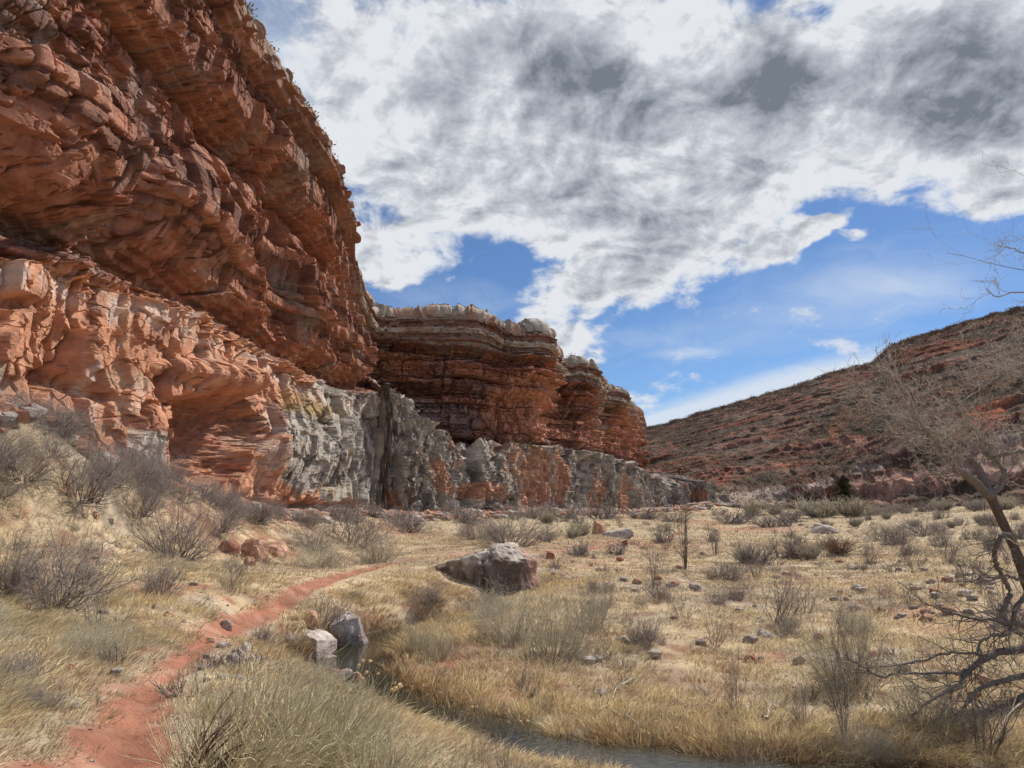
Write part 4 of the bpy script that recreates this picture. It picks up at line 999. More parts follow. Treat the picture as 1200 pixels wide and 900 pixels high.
# the large boulder: a long block, sloping to the left, pale top
def big_boulder():
    V, F = ICO6; P = V.copy()
    n = np.array([[0, 0, 1], [-.30, .05, .95], [.75, 0, .66], [0, -1, .12], [0, 1, 0], [-1, -.3, .05], [1, -.2, .05], [.62, -.75, .2], [-.6, -.8, .15], [.3, -.35, .9], [0, 0, -1], [-.55, 0, .83], [.1, -.7, .7], [.9, .2, .5]], float)
    n /= np.linalg.norm(n, axis=1, keepdims=True)
    D = np.array([1.06, .93, 1.62, 1.15, 1.1, 1.9, 1.75, 1.62, 1.60, 1.22, .7, 1.30, 1.22, 1.72])
    dot = V @ n.T; r = np.min(np.where(dot > .03, D / np.maximum(dot, .03), 9), axis=1); P = V * r[:, None]
    x, y, z = P.T
    nn = vnoise(x * 1.1, y * 1.1, z * 1.6, 3) * .5 + vnoise(x * 3, y * 3, z * 4, 4) * .28 + vnoise(x * 8, y * 8, z * 9, 5) * .16 + vnoise(x * 20, y * 20, z * 20, 6) * .07
    crack = np.abs(vnoise(x * 1.3 + z * .5, y * 1.3, z * .4, 9)); fx, fxe = facets(x * 1.6 + z, y * 1.6 + z * .8, seed=14); P = P * (1 + .05 * fx + .17 * nn - .12 * np.exp(-(crack / .05) ** 2))[:, None]
    bed = vnoise(z * 0, x * .2, z * 7 + .8 * x, 11); P[:, :2] *= (1 + .025 * bed)[:, None]
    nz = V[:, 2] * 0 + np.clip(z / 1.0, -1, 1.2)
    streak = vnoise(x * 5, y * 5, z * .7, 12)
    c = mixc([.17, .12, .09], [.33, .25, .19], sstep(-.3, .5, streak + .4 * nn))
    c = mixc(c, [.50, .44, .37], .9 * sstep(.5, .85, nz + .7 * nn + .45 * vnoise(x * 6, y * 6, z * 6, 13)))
    c = mixc(c, [.46, .27, .2], .8 * sstep(1.0, 1.4, x + .4 * nn))
    return P, F, c
def hit_front(px, py): return hit(px, py)
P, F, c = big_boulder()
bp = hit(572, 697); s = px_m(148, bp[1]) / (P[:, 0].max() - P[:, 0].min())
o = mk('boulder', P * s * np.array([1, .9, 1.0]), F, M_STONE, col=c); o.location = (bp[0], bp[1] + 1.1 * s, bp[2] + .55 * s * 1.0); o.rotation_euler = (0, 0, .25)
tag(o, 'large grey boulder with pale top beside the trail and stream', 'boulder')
PK = ((.44, .345, .30), (.30, .24, .205)); ORG = ((.55, .33, .22), (.46, .25, .16)); GRY = ((.42, .37, .32), (.3, .26, .22)); RED = ((.38, .16, .10), (.28, .12, .08)); PAL = ((.54, .46, .39), (.42, .34, .28))
d = hit(405, 768)[1]
k = px_m(1, d)
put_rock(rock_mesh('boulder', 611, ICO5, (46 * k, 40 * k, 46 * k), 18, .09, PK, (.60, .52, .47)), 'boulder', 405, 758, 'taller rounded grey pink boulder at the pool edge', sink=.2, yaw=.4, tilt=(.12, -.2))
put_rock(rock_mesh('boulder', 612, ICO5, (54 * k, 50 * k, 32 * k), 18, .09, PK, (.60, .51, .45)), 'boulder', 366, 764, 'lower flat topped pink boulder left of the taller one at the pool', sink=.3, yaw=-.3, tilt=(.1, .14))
put_rock(rock_mesh('stone', 613, ICO4, (46 * k, 34 * k, 16 * k), 10, .06, PK, None), 'stone_slab', 370, 778, 'flat pinkish slab at the waterline under the two pool boulders', sink=.2, cat='stone slab')
put_rock(rock_mesh('stone', 614, ICO4, (26 * k, 24 * k, 20 * k), 10, .06, ORG, None), 'stone', 362, 733, 'small brown stone behind the two pool boulders', sink=.2)
for i, (px, py, w, h, co, lab) in enumerate([(388,787,22,9,RED,'leftmost reddish stepping stone in the pool'),(402,789,20,9,PK,'pink flat stepping stone in the pool outlet'),(378,795,18,9,GRY,'small grey stone at the pool edge before the stepping stones'),(418,790,12,7,ORG,'little orange stone at the right of the stepping stones')]):
    y = -4.02 / tan_el(py); y = abs(y); p = XZ(px, y, -4.10)
    put_rock(rock_mesh('stone', 620 + i, ICO4, (px_m(w, y), px_m(w, y) * .8, px_m(h, y) * 1.5), 9, .05, co, None), 'stone', 0, 0, lab, 'stepping stones in the pool', at=p, sink=.35, yaw=i)
for i, (px, py, w, h, co, lab) in enumerate([(298,656,36,28,ORG,'tallest orange block under the overhanging cliff foot'),(325,652,28,19,ORG,'rounded orange block right of the tallest one at the cliff foot'),(268,647,26,17,RED,'brownish block left of the tallest orange one at the cliff foot'),(292,662,16,10,ORG,'small pale orange block in front of the tallest one'),
     (726,630,40,13,PAL,'long pale grey slab lying before the far cliff'),(702,626,18,18,ORG,'tilted pinkish block left of the long pale slab'),(732,640,10,8,RED,'small red stone below the long pale slab'),(968,625,36,11,PAL,'pale pointed slab in the far yellow meadow'),
     (405,850,34,17,PK,'pink stone on the near bank by the water'),(392,846,18,10,PK,'small pink stone left of the one on the near bank'),(265,737,15,12,PK,'pinkish stone standing beside the trail curve'),(287,763,17,11,PAL,'white stone in the pile right of the trail'),(252,752,22,6,ORG,'flat reddish slab across the trail edge'),(244,772,18,6,PK,'low flat pink slab at the trail edge'),(262,758,20,6,PK,'flat stone between trail and stone pile'),
     (275,775,20,10,PK,'pink stone in the pile right of the trail, nearest the broom bushes'),(302,752,14,9,PK,'pink stone at the back of the pile right of the trail'),(318,765,14,9,PAL,'pale stone at the right end of the pile by the trail'),(296,776,12,8,PAL,'small pale stone at the front of the pile by the trail'),(338,752,16,10,PK,'pink stone between the pile and the pool boulders'),
     (160,650,14,9,PAL,'pale angular stone on the slope left of the narrow dark shrub'),(140,642,12,7,PAL,'small pale stone upslope of the angular one'),(130,613,9,7,PAL,'small white stone below the cliff foot shrub'),(112,606,9,8,ORG,'little orange stone under the wide cliff foot shrub'),(170,745,8,7,PAL,'white stone on the grassy slope left of the trail'),(150,740,8,6,PAL,'second white stone on the grassy slope left of the trail'),(198,722,16,6,ORG,'flat reddish stone beneath the narrow dark shrub'),
     (46,668,12,7,PK,'pinkish stone among the twigs of the largest dark shrub'),(895,745,20,8,PAL,'white flat stone in the middle of the right field'),(937,777,18,9,PK,'pinkish flat stone right of the white flat one'),(767,769,12,7,PK,'small pink stone in the field above the red patch'),(816,692,15,9,PAL,'pale stone beside the small round dark shrub'),(705,815,18,8,PK,'pale pink stone on the bank grass'),(1096,697,14,9,RED,'red stone in the stony patch left of the tree'),(1112,718,24,7,RED,'long flat red stone below the red one'),(1130,697,22,7,PAL,'pale flat stone in the stony patch behind the tree limbs'),(1000,668,16,6,PAL,'pale stone at the upper edge of the stony patch'),(1090,683,14,5,PAL,'small pale stone upslope of the red stone'),(1165,737,12,7,PAL,'white stone seen between the tree limbs'),(1155,686,30,8,PK,'broad pinkish slab behind the tree trunk'),(645,655,14,10,RED,'reddish stone near the trail right of the large boulder'),(922,675,12,5,RED,'small red stone in the middle meadow')]):
    p = hit(px, py); q = p[1]
    put_rock(rock_mesh('stone', 640 + i, ICO4, (px_m(w, q) * .95, px_m(w, q) * .8, px_m(h, q) * 1.3), 15, .11, co, None), 'stone' if w < 26 else 'rock', px, py, lab, None, yaw=i * 1.3, sink=.3, tilt=(.1 * math.sin(i * 3), .15 * math.cos(i * 5)))
PEB = [rock_mesh('stone', 700 + i, ICO2, (1, .8, .55), 9, .08, c, None) for i, c in enumerate([PK, PAL, RED, GRY, ORG, PAL])]
n = 0
while n < 110:
    px, py = rr.uniform(640, 1210), 640 + 180 * rr.random() ** 1.5
    if n < 45: px, py = rr.uniform(960, 1200), rr.uniform(655, 730)
    p = hit(px, py)
    if not place_ok(p[:1], p[1:2])[0]: continue
    s = rr.uniform(.12, .38) * (1 + .012 * p[1]); put_rock(PEB[int(rr.integers(6))], 'stone', 0, 0, 'small loose stone, one of many strewn over the right hand field', 'stones strewn over the field', at=p, yaw=rr.uniform(0, 6), scale=s, sink=.25); n += 1
n = 0
while n < 70:
    px, py = (rr.uniform(232, 345), rr.uniform(728, 800)) if n < 40 else (rr.uniform(20, 300), rr.uniform(620, 860))
    p = hit(px, py)
    if not place_ok(p[:1], p[1:2], .15)[0]: continue
    s = rr.uniform(.05, .17) * (1 + .02 * p[1]); put_rock(PEB[int(rr.integers(6))], 'stone', 0, 0, 'small loose stone, one of many beside the trail', 'stones beside the trail', at=p, yaw=rr.uniform(0, 6), scale=s, sink=.25); n += 1
# pebbles and rubble (uncountable)
def pebbles(name, label, pts, sizes, cols, kind='stuff'):
    bag = Bag(); V0, F0 = ICO1
    m = len(pts); V = V0[None] * (1 + .35 * RNG.normal(size=(m, len(V0), 1)) * .6) * sizes[:, None, None] * np.array([1, 1, .6]) + pts[:, None, :]
    F = F0[None] + (np.arange(m) * len(V0))[:, None, None]
    o = mk(name, V.reshape(-1, 3), F.reshape(-1, 3), M_STONE, col=np.repeat(cols, len(V0), 0), smooth=False); tag(o, label, 'stones', kind=kind)
x, y, r = scatter(9000, 3, 80, .45, pad=-.12)
pc = np.array([[.5, .4, .34], [.38, .2, .13], [.58, .5, .43], [.3, .25, .2], [.45, .3, .22]])[RNG.integers(0, 5, len(x))]
pebbles('gravel', 'fine stones and chips scattered through soil and grass', np.stack([x, y, terrain(x, y) + .005], 1), .006 + .018 * RNG.random(len(x)) ** 3 + .0008 * r, pc)
t = RNG.random(4200); px = -80 + 920 * t; Yb = np.interp(px, _bpx[_o], _bY[_o]); Y = Yb * (1 - .11 * RNG.random(len(t)) ** 1.6); x = (px - 600) / FPX * Y
pc = np.array([[.48, .3, .22], [.38, .18, .12], [.5, .42, .36], [.33, .28, .25], [.5, .28, .18]])[RNG.integers(0, 5, len(x))]
sz = (.10 + .55 * RNG.random(len(x)) ** 3) * (.6 + .006 * Y); pebbles('rubble', 'broken rock rubble heaped along the foot of the cliffs', np.stack([x, Y, terrain(x, Y) + .3 * sz], 1), sz, pc)

# ------------------------------------------------------------------ scrub of the hillside and rims
def scrub(name, label, pts, size, cols, nl=14):
    m = len(pts); u = RNG.normal(size=(m, nl, 3)) * np.array([.45, .45, .3]); u[..., 2] = np.abs(u[..., 2]) * 1.0
    c = pts[:, None, :] + u * size[:, None, None]
    a = RNG.normal(size=(m, nl, 3)); a /= np.linalg.norm(a, axis=2, keepdims=True); b = RNG.normal(size=(m, nl, 3)); b /= np.linalg.norm(b, axis=2, keepdims=True)
    sa = .20 * size[:, None, None]
    V = np.stack([c - a * sa, c + a * sa, c + b * sa * 1.2], 2).reshape(-1, 3)
    o = mk(name, V, np.arange(len(V)).reshape(-1, 3), M_GRASS, col=np.repeat(cols, nl * 3, 0), smooth=False); tag(o, label, 'scrub', kind='stuff')
hv = HILL_V; nu_, nv_ = hv.shape[:2]
ii = RNG.integers(0, 950, 15000); jj = (5 + (nv_ - 8) * RNG.random(15000) ** .8).astype(int)
ii2 = RNG.integers(0, 1000, 2600); jj2 = nv_ - 1 - (RNG.random(2600) ** 2 * 10).astype(int)
ii = np.concatenate([ii, ii2]); jj = np.concatenate([jj, jj2])
pts = hv[ii, jj] + RNG.normal(0, .4, (len(ii), 3)) * np.array([1, 1, 0])
nzz = vnoise(pts[:, 0] * .03, pts[:, 1] * .03, pts[:, 2] * .03, 5)
k = (nzz + RNG.normal(0, .4, len(ii)) > -.15) | (np.arange(len(ii)) >= 15000); pts = pts[k]
cc = np.array([[.13, .095, .07], [.21, .15, .105], [.085, .075, .05], [.25, .19, .13]])[RNG.integers(0, 4, len(pts))]
scrub('hill_scrub', 'dark low scrub speckling the hillside and its skyline', pts, RNG.uniform(.7, 1.9, len(pts)), cc)
# sparse bushes on the cliff rims and bench
kk = RNG.integers(60, CLIFF_V.shape[0] - 200, 260); row = CLIFF_V.shape[1] - 6
pts = CLIFF_V[kk, row]; 
scrub('rim_scrub', 'sparse low bushes on top of the cliffs', pts, RNG.uniform(.3, 1.0, len(pts)), np.repeat([[.16, .13, .09]], len(pts), 0), 24)
# evergreen at the hill foot
def evergreen(px, py, wpx, hpx, label):
    p = hit(px, py); Y = float(base_limit(p[:1], p[1:2])[0]) - 3
    c = XZ(px, Y, 0); z = terrain1(c[0], Y); w, h = px_m(wpx, Y), px_m(hpx, Y)
    root = bpy.data.objects.new('juniper_tree', None); COL.objects.link(root); root.location = (c[0], Y, z); tag(root, label, 'tree', None)
    P = np.array([[[0, 0, -.4], [.1, 0, h * .3], [0, .1, h * .6], [.05, 0, h * .9]]]); V, F = tubes(P, np.array([[.3, .24, .16, .05]]), 7); mk('trunk', V, F, M_BARK, col=np.broadcast_to([.14, .1, .08], (len(V), 3)), parent=root)
    rs = np.random.default_rng(8); m = 5200; t = rs.random(m) ** .8; a = rs.uniform(0, 6.28, m); prof = np.sin(np.pi * np.clip(t * .9 + .12, 0, 1)) ** .7
    rad = w / 2 * prof * np.sqrt(rs.random(m)) * (1 + .5 * np.sin(a * 3 + t * 9) + .5 * np.sin(t * 31 + a)); c0 = np.stack([np.cos(a) * rad, np.sin(a) * rad, .1 * h + t * h * .92], 1)
    A, B_ = rnd_unit(m, rs), rnd_unit(m, rs); s = .28; V = np.stack([c0 - A * s, c0 + A * s, c0 + B_ * s], 1).reshape(-1, 3)
    mk('crown', V, np.arange(len(V)).reshape(-1, 3), M_GRASS, col=np.repeat(np.array([[.055, .062, .035]]) * rs.uniform(.6, 1.5, (m, 1)), 3, 0), parent=root, smooth=False)
evergreen(990, 600, 17, 40, 'dark evergreen tree alone at the foot of the rocky hill')

# ------------------------------------------------------------------ the leafless tree at the right
def bare_tree():
    base = hit(1243, 806); Y0 = base[1]
    root = bpy.data.objects.new('bare_tree', None); COL.objects.link(root); root.location = base
    tag(root, 'gnarled leafless tree leaning in from the right edge', 'tree', None)
    rs = np.random.default_rng(77)
    def line(pts):
        """(px, py, dY, width px) -> smooth polyline relative to the root"""
        pts = np.array(pts, float); n = len(pts); t = np.linspace(0, n - 1, (n - 1) * 5 + 1)
        def cub(c):
            i = np.clip(t.astype(int), 0, n - 2); f = t - i; g = lambda k: c[np.clip(i + k, 0, n - 1)]
            p0, p1, p2, p3 = g(-1), g(0), g(1), g(2)
            return .5 * ((2 * p1) + (-p0 + p2) * f + (2 * p0 - 5 * p1 + 4 * p2 - p3) * f ** 2 + (-p0 + 3 * p1 - 3 * p2 + p3) * f ** 3)
        a, b, dy, w = [cub(pts[:, k]) for k in range(4)]; w = w * .72
        Q = np.array([ray_pt(a[i], b[i], Y0 + dy[i]) for i in range(len(t))]) - base
        return Q, np.maximum(w, .6) / 2 / FPX * Y0
    dark = np.array([.105, .078, .064]); mid = np.array([.19, .155, .13]); palec = np.array([.60, .54, .44])
    trunkP, trunkR = line([(1250,822,0,30),(1238,790,0,24),(1222,745,0,20),(1206,692,0,17),(1190,645,0,16),(1174,610,0,15),(1160,580,0,14)])
    trunkP[0, 2] -= .3
    V, F = tubes(trunkP[None], trunkR[None] * (1 + .12 * rs.normal(size=len(trunkR)) * .5)[None], 10); mk('trunk', V, F, M_BARK, col=np.repeat(np.repeat(dark[None], len(V), 0) * 1.15, 1, 0), parent=root)
    LIMBS = [
     ([(1162,584,0,15),(1140,562,-.2,13),(1120,548,-.4,10),(1104,528,-.6,8),(1090,508,-.8,7),(1075,488,-1,5),(1064,462,-1.2,4),(1050,442,-1.3,2)], 1),
     ([(1160,580,0,14),(1148,552,.3,12),(1130,530,.5,10),(1110,514,.7,8),(1086,502,.8,6),(1058,487,1,4),(1030,474,1.1,3),(1008,462,1.2,1.5)], 1),
     ([(1158,578,0,11),(1170,572,.1,10),(1177,560,.2,9),(1173,547,.3,8),(1163,537,.4,7),(1155,522,.5,5),(1140,502,.6,4),(1128,480,.7,3),(1120,455,.8,1.5)], 1),
     ([(1163,537,.4,6),(1180,531,.2,6),(1205,528,0,6),(1240,520,-.3,5),(1280,505,-.6,3)], 1),
     ([(1190,640,0,5),(1183,627,-.3,6),(1173,628,-.5,7),(1166,643,-.5,7),(1167,660,-.4,7),(1174,675,-.2,7),(1183,692,0,8),(1180,704,-.1,8),(1174,716,-.3,8),(1180,732,-.4,7),(1198,745,-.5,6)], 0),
     ([(1222,760,0,16),(1200,760,-.3,13),(1175,764,-.6,11),(1152,773,-.9,10),(1135,785,-1.1,9),(1126,800,-1.3,7),(1106,812,-1.5,6),(1086,825,-1.7,4),(1068,842,-1.9,2)], 1),
     ([(1135,785,-1.1,5),(1120,789,-1.3,5),(1090,789,-1.5,4),(1060,788,-1.7,3),(1030,791,-1.9,3),(1005,778,-2,2),(990,768,-2.1,1.5)], 1),
     ([(1160,770,-.8,5),(1140,766,-1,4),(1110,766,-1,3.5),(1080,774,-.9,3),(1050,780,-.8,2),(1010,782,-.7,1.2)], 1),
     ([(1235,790,0,12),(1205,790,-.6,9),(1175,798,-1,8),(1150,806,-1.3,6),(1136,822,-1.5,4),(1120,842,-1.7,2)], 1),
     ([(1240,800,0,9),(1205,814,-1,7),(1180,826,-1.3,5),(1150,834,-1.6,4),(1118,838,-1.9,2)], 1),
     ([(1215,735,0,7),(1195,732,-.5,6),(1165,727,-.8,5),(1130,722,-1,4),(1105,716,-1.2,3),(1085,706,-1.3,2),(1070,697,-1.4,1.2)], 1),
     ([(1200,682,0,5),(1185,676,-.4,4),(1160,677,-.6,3),(1135,681,-.8,2.5),(1110,681,-1,1.5)], 1),
     ([(1222,745,0,17),(1236,690,.4,14),(1242,600,.8,11),(1252,500,1,9),(1258,410,1,7),(1256,330,.9,5),(1250,270,.8,3),(1246,225,.7,1.5)], 2),
     ([(1246,470,1,7),(1225,435,.8,6),(1200,426,.6,5),(1175,440,.4,4),(1150,454,.2,3),(1124,472,0,1.5)], 1),
     ([(1243,440,1,5),(1215,420,1.1,4),(1195,415,1.2,4),(1186,408,1.3,3),(1182,395,1.4,1.5)], 1),
     ([(1256,350,.9,4),(1215,345,.7,3),(1190,342,.5,2.4),(1168,348,.3,1.6),(1155,338,.2,1)], 3),
     ([(1252,300,.9,3),(1210,300,.7,2.4),(1188,292,.5,1.8),(1170,288,.4,1)], 3),
     ([(1205,692,0,8),(1190,715,-.4,7),(1182,742,-.6,6),(1160,745,-.8,5),(1146,760,-1,3.5),(1150,790,-1.2,2)], 0)]
    tw = []
    for pts, lv in LIMBS:
        Q, R = line(pts); Q[1:-1] += rs.normal(0, .012, Q[1:-1].shape)
        pale_f = np.linspace(.1, 1, len(Q))[:, None] if pts[0][1] < 600 else np.linspace(0, .35, len(Q))[:, None]
        col = np.repeat(mid[None] * .7 * (1 - pale_f * .6) + palec[None] * pale_f * .55, 7, 0)
        V, F = tubes(Q[None], R[None], 7); mk('limb', V, F, M_BARK, col=col, parent=root)
        tw.append((Q, R, pts[0][1] < 600 or pts[-1][1] < 500, lv))
    bag = Bag()
    for Q, R, upper, lv in tw:
        L_ = np.linalg.norm(np.diff(Q, axis=0), axis=1).sum()
        K = 9; ix = np.linspace(len(Q) * .12, len(Q) - 1, K).astype(int); P = Q[ix][None]; Rr = np.minimum(R[ix], .03)[None]
        per = int((17 if upper else 10) * L_ / 1.6) + 4
        if lv == 2: per = 5
        if lv == 3: per = 5
        n1 = per; idx = np.zeros(n1, int)
        P1, R1 = children(P, Rr, n1, 0, (.30 if upper else .28), .9, 7, rs, .45, .05, .26, .06 if upper else -.02)
        P2, R2 = children(P1, R1, 4 if upper else 2, 0, .5, .85, 5, rs, .6, .15, .28, .05)
        P3, R3 = children(P2, R2, 3 if upper else 2, 0, .6, .8, 4, rs, .7, .2, .3, .03)
        for PP, RR, mixf in ((P1, R1, .35), (P2, R2, .7), (P3, R3, .9)):
            RR = np.maximum(RR, .0032)
            V, F = tubes(PP, RR); mf = mixf * (1 if upper else .45)
            c = (mid * (1 - mf) + palec * mf)[None] * rs.uniform(.6, 1.25, (len(PP), 1))
            bag.add(V, F, np.repeat(c, PP.shape[1] * 3, 0))
    o = bag.build('crown', M_BARK, parent=root)
bare_tree()
# fallen sticks on the far bank
for i, (pts, lab) in enumerate([([(716,842),(735,848),(752,862),(768,874)], 'pale forked stick reaching from the bank into the water'),([(742,800),(722,812),(716,830),(704,842)], 'pale crooked stick lying on the matted bank grass'),([(1198,830),(1180,850),(1165,880)], 'bleached stick in the grass at the lower right corner'),([(895,850),(905,836),(918,826)], 'thin pale stick on the right stream bank')]):
    Pp = np.array([hit(*q) for q in pts]); Pp[:, 2] += .12
    t = np.linspace(0, len(Pp) - 1, 9); Q = np.stack([np.interp(t, np.arange(len(Pp)), Pp[:, k]) for k in range(3)], 1) + RNG.normal(0, .02, (9, 3))
    br = np.stack([np.linspace(0, 1, 9)[:, None] * np.array([[.35, .3, .25]]) + Q[3]], 0)
    V, F = tubes(np.concatenate([Q[None], br]), np.stack([np.linspace(.022, .008, 9), np.linspace(.012, .004, 9)]), 6)
    o = mk('fallen_stick', V, F, M_BARK, col=np.broadcast_to([.5, .43, .34], (len(V), 3))); tag(o, lab, 'stick', None)
# ------------------------------------------------------------------ camera, sun, sky
cam = bpy.data.cameras.new('camera'); co = bpy.data.objects.new('camera', cam); COL.objects.link(co)
cam.sensor_width = 36; cam.lens = FPX / 1200 * 36; cam.clip_start = .05; cam.clip_end = 20000
co.location = (0, 0, 0); co.rotation_euler = (math.radians(90) + PITCH, 0, 0)
SC.camera = co
SUN_AZ, SUN_EL = math.radians(46), math.radians(47)      # azimuth east of the view direction
sd = Vector((math.sin(SUN_AZ) * math.cos(SUN_EL), math.cos(SUN_AZ) * math.cos(SUN_EL), math.sin(SUN_EL)))
sl = bpy.data.lights.new('sun', 'SUN'); sl.energy = 4.2; sl.angle = math.radians(2.5); sl.color = (1, .95, .87)
so = bpy.data.objects.new('sun', sl); COL.objects.link(so)
so.rotation_euler = sd.to_track_quat('Z', 'Y').to_euler()
W = bpy.data.worlds.new('World'); SC.world = W; W.use_nodes = True
N = W.node_tree.nodes; L = W.node_tree.links; N.clear()
def nd(t, **k):
    n = N.new(t)
    for a, b in k.items(): setattr(n, a, b)
    return n
def con(v, sock):
    if isinstance(v, (int, float)): sock.default_value = v
    elif isinstance(v, tuple): sock.default_value = v
    else: L.new(v, sock)
def mth(op, a, b=0., c=None):
    n = nd('ShaderNodeMath', operation=op); con(a, n.inputs[0]); con(b, n.inputs[1])
    if c is not None: con(c, n.inputs[2])
    return n.outputs[0]
def ss(x, a, b, lo=0., hi=1.):
    n = nd('ShaderNodeMapRange', interpolation_type='SMOOTHSTEP'); con(x, n.inputs[0]); n.inputs[1].default_value = a; n.inputs[2].default_value = b; n.inputs[3].default_value = lo; n.inputs[4].default_value = hi
    return n.outputs[0]
def mixr(f, a, b):
    n = nd('ShaderNodeMix', data_type='RGBA'); con(f, n.inputs[0]); con(a, n.inputs[6]); con(b, n.inputs[7])
    return n.outputs[2]
out = nd('ShaderNodeOutputWorld'); bg = nd('ShaderNodeBackground'); bg.inputs[1].default_value = .1
L.new(bg.outputs[0], out.inputs[0])
sky = nd('ShaderNodeTexSky', sky_type='NISHITA'); sky.sun_disc = False; sky.sun_elevation = SUN_EL; sky.sun_rotation = SUN_AZ
sky.altitude = 1900; sky.air_density = 1.0; sky.dust_density = .6; sky.ozone_density = 3.0
tc = nd('ShaderNodeTexCoord'); sp = nd('ShaderNodeSeparateXYZ'); L.new(tc.outputs['Generated'], sp.inputs[0])
X, Y, Z = sp.outputs
az = mth('ARCTAN2', X, Y); el = mth('ARCSINE', Z)
cmb = nd('ShaderNodeCombineXYZ'); con(az, cmb.inputs[0]); con(el, cmb.inputs[1])
# cloud deck coordinates (flattened towards the horizon)
den = mth('ADD', mth('MAXIMUM', Z, 0.), .42)
dk = nd('ShaderNodeCombineXYZ'); con(mth('DIVIDE', X, den), dk.inputs[0]); con(mth('DIVIDE', Y, den), dk.inputs[1])
def noise(vec, scale, detail=6, rough=.55, dist=0., off=(0, 0, 0)):
    m = nd('ShaderNodeVectorMath', operation='ADD'); L.new(vec, m.inputs[0]); m.inputs[1].default_value = off
    n = nd('ShaderNodeTexNoise'); n.inputs['Scale'].default_value = scale; n.inputs['Detail'].default_value = detail; n.inputs['Roughness'].default_value = rough; n.inputs['Distortion'].default_value = dist
    L.new(m.outputs[0], n.inputs['Vector']); return n
wn = noise(cmb.outputs[0], 7, 4, .6)
wv = nd('ShaderNodeVectorMath', operation='MULTIPLY_ADD'); L.new(wn.outputs['Color'], wv.inputs[0]); wv.inputs[1].default_value = (.12, .09, 0); wv.inputs[2].default_value = (-.06, -.045, 0)
wa = nd('ShaderNodeVectorMath', operation='ADD'); L.new(wv.outputs[0], wa.inputs[0]); L.new(cmb.outputs[0], wa.inputs[1])
def dirae(px, py):
    d = ray_pt(px, py, 1.0); d = d / np.linalg.norm(d)
    return math.atan2(d[0], d[1]), math.asin(d[2])
def blobs(lst, vec):
    acc = None
    for (px, py, rx, ry, ang, amp) in lst:
        a0, e0 = dirae(px, py); a1, e1 = dirae(px + 30, py); a2, e2 = dirae(px, py - 30)
        kx = abs(a1 - a0) / 30; ky = abs(e2 - e0) / 30
        mp = nd('ShaderNodeMapping', vector_type='TEXTURE'); mp.inputs['Location'].default_value = (a0, e0, 0); mp.inputs['Rotation'].default_value = (0, 0, math.radians(ang)); mp.inputs['Scale'].default_value = (rx * kx, ry * ky, 1)
        L.new(vec, mp.inputs[0])
        g = nd('ShaderNodeTexGradient', gradient_type='SPHERICAL'); L.new(mp.outputs[0], g.inputs[0])
        n = nd('ShaderNodeMath', operation='MULTIPLY_ADD'); L.new(g.outputs[1], n.inputs[0]); n.inputs[1].default_value = amp
        if acc: L.new(acc, n.inputs[2])
        else: n.inputs[2].default_value = 0
        acc = n.outputs[0]
    return acc
COVER = [(600,120,380,190,-8,1.5),(900,100,420,190,0,1.5),(1180,110,260,170,0,1.3),(700,240,300,95,-6,1.1),(430,190,170,160,0,.5),(450,310,110,50,0,.9),(760,290,230,62,14,.9),(905,297,130,30,18,1.1),(955,278,60,20,18,.9),(690,335,110,42,5,1.0),(655,395,95,36,5,.9),(680,420,60,22,0,.5),
         (1140,230,120,45,18,.9),(600,-150,1200,160,0,1.),(1008,284,34,8,10,.7),(920,340,26,13,-30,.6),(340,60,120,120,0,.45),(1100,230,170,35,10,.4)]
HOLES = [(330,60,100,160,0,.7),(960,330,200,40,-10,.7),(340,190,80,120,0,.6),(560,352,100,42,15,1.2),(490,352,80,26,0,.9),(870,215,40,16,10,.5),(960,12,70,20,0,.7),(790,155,60,22,0,.35),(960,255,150,26,-10,.75),(880,240,60,20,0,.5)]
cov = blobs(COVER, wa.outputs[0]); hol = blobs(HOLES, wa.outputs[0])
f1 = noise(dk.outputs[0], 3.2, 12, .58, .25); f2 = noise(dk.outputs[0], 11, 10, .62, .3, (3, 1, 0))
fb = mth('ADD', mth('MULTIPLY', f1.outputs['Fac'], 1.0), mth('MULTIPLY', f2.outputs['Fac'], .8))      # mean .9
field = mth('ADD', mth('SUBTRACT', cov, hol), mth('MULTIPLY', mth('SUBTRACT', fb, .90), 2.6))
dens = ss(field, .12, .72)
# dark undersides
DARK = [(690,100,150,85,-10,1.7),(900,85,95,75,0,1.7),(1130,130,200,140,0,1.5),(720,240,150,55,-5,1.0),(880,190,100,45,0,.85),(490,100,110,70,0,.6),(1130,30,160,60,0,.8),(560,270,90,34,-5,.5),(620,180,130,60,0,.5),(730,330,110,26,8,.6),(500,20,200,50,0,.5),(660,392,60,14,0,.4)]
dkb = blobs(DARK, wa.outputs[0])
f3 = noise(dk.outputs[0], 7.5, 10, .58, .25, (7, 2, 0))
sx, sy = math.sin(SUN_AZ) * .035, math.cos(SUN_AZ) * .035
f1b = noise(dk.outputs[0], 3.2, 12, .58, .25, (sx * 2, sy * 2, 0)); f2b = noise(dk.outputs[0], 11, 10, .62, .3, (3 + sx * .6, 1 + sy * .6, 0))
relief = mth('ADD', mth('MULTIPLY', mth('SUBTRACT', f1.outputs['Fac'], f1b.outputs['Fac']), 2.0), mth('MULTIPLY', mth('SUBTRACT', f2.outputs['Fac'], f2b.outputs['Fac']), 2.6))
thick = mth('ADD', mth('MULTIPLY', dkb, .95), mth('ADD', mth('MULTIPLY', mth('SUBTRACT', f3.outputs['Fac'], .5), 1.0), mth('MULTIPLY', mth('SUBTRACT', f2.outputs['Fac'], .5), 1.1)))
edge = ss(field, .45, 1.5)
dark2 = mth('MULTIPLY', ss(thick, -.15, 1.75), edge)
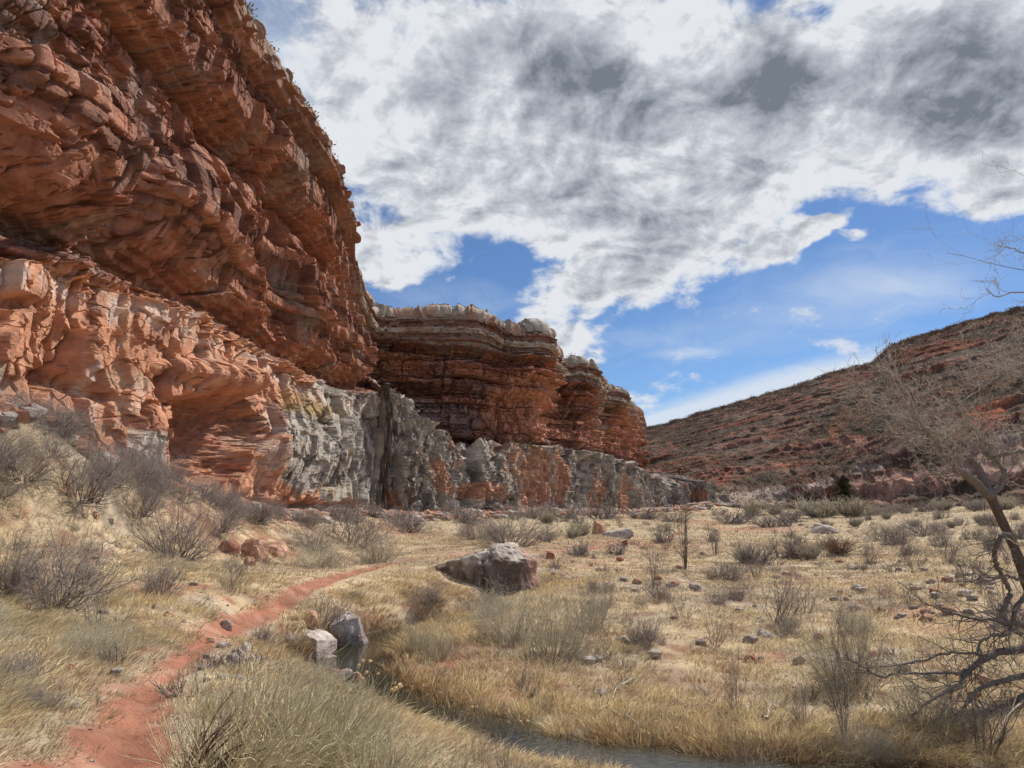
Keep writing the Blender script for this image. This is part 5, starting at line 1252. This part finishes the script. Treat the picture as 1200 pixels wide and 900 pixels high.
dark3 = mth('MINIMUM', mth('MAXIMUM', mth('SUBTRACT', mth('MULTIPLY_ADD', edge, .16, dark2), relief), 0.), 1.)
ramp = nd('ShaderNodeValToRGB'); con(dark3, ramp.inputs[0])
cr = ramp.color_ramp; cr.elements[0].position = 0; cr.elements[0].color = (.63, .65, .68, 1); cr.elements[1].position = 1; cr.elements[1].color = (.15, .17, .205, 1)
for p_, c_ in ((.25, (.47, .495, .54, 1)), (.55, (.33, .355, .40, 1))):
    e_ = cr.elements.new(p_); e_.color = c_
sc_ = nd('ShaderNodeVectorMath', operation='SCALE'); L.new(ramp.outputs[0], sc_.inputs[0]); sc_.inputs['Scale'].default_value = 10
ccol = sc_.outputs[0]
# high thin veil and low streaks near the horizon
stv = nd('ShaderNodeMapping'); stv.inputs['Scale'].default_value = (2.2, 9, 1); stv.inputs['Rotation'].default_value = (0, 0, math.radians(-14)); L.new(wa.outputs[0], stv.inputs[0])
f4 = noise(stv.outputs[0], 1.6, 7, .6, .3, (1, 4, 0))
VEIL = [(850,480,330,34,14,1.5),(1000,450,200,30,16,.8),(790,495,120,18,12,1.0),(900,380,360,110,5,.42),(330,120,150,200,0,.9),(1050,330,260,60,0,.35),(500,350,160,50,0,.5),(800,415,60,9,0,.5)]
vb = blobs(VEIL, cmb.outputs[0])
veil = mth('MULTIPLY', ss(mth('ADD', vb, mth('MULTIPLY', mth('SUBTRACT', f4.outputs['Fac'], .5), 1.3)), .05, 1.15), .92)
skc = mixr(1.0, sky.outputs[0], (1, 1, 1, 1))
tint = nd('ShaderNodeMix', data_type='RGBA', blend_type='MULTIPLY'); tint.inputs[0].default_value = 1; L.new(sky.outputs[0], tint.inputs[6]); tint.inputs[7].default_value = (.60, .72, .84, 1)
c1 = mixr(veil, tint.outputs[2], (5.6, 6.2, 7.0, 1))
back = ss(Y, -.2, .15)                                              # behind the viewer: broken cloud from the same noise, brightened to add fill light
fill_cloud = ss(fb, .82, 1.1)
densall = mth('ADD', mth('MULTIPLY', dens, back), mth('MULTIPLY', mth('MULTIPLY', fill_cloud, mth('SUBTRACT', 1., back)), .8))
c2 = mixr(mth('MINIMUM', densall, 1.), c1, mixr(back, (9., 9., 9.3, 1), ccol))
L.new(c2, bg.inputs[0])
SC.view_settings.view_transform = 'Standard'; SC.view_settings.look = 'None'; SC.view_settings.gamma = 1; SC.view_settings.exposure = .3
SC.view_settings.use_curve_mapping = False
SC.cycles.use_adaptive_sampling = True; SC.cycles.adaptive_threshold = .03; SC.cycles.max_bounces = 4; SC.cycles.transparent_max_bounces = 6; SC.cycles.diffuse_bounces = 2; SC.cycles.glossy_bounces = 2
SC.cycles.use_denoising = True
try: SC.cycles.use_light_tree = False
except Exception: pass
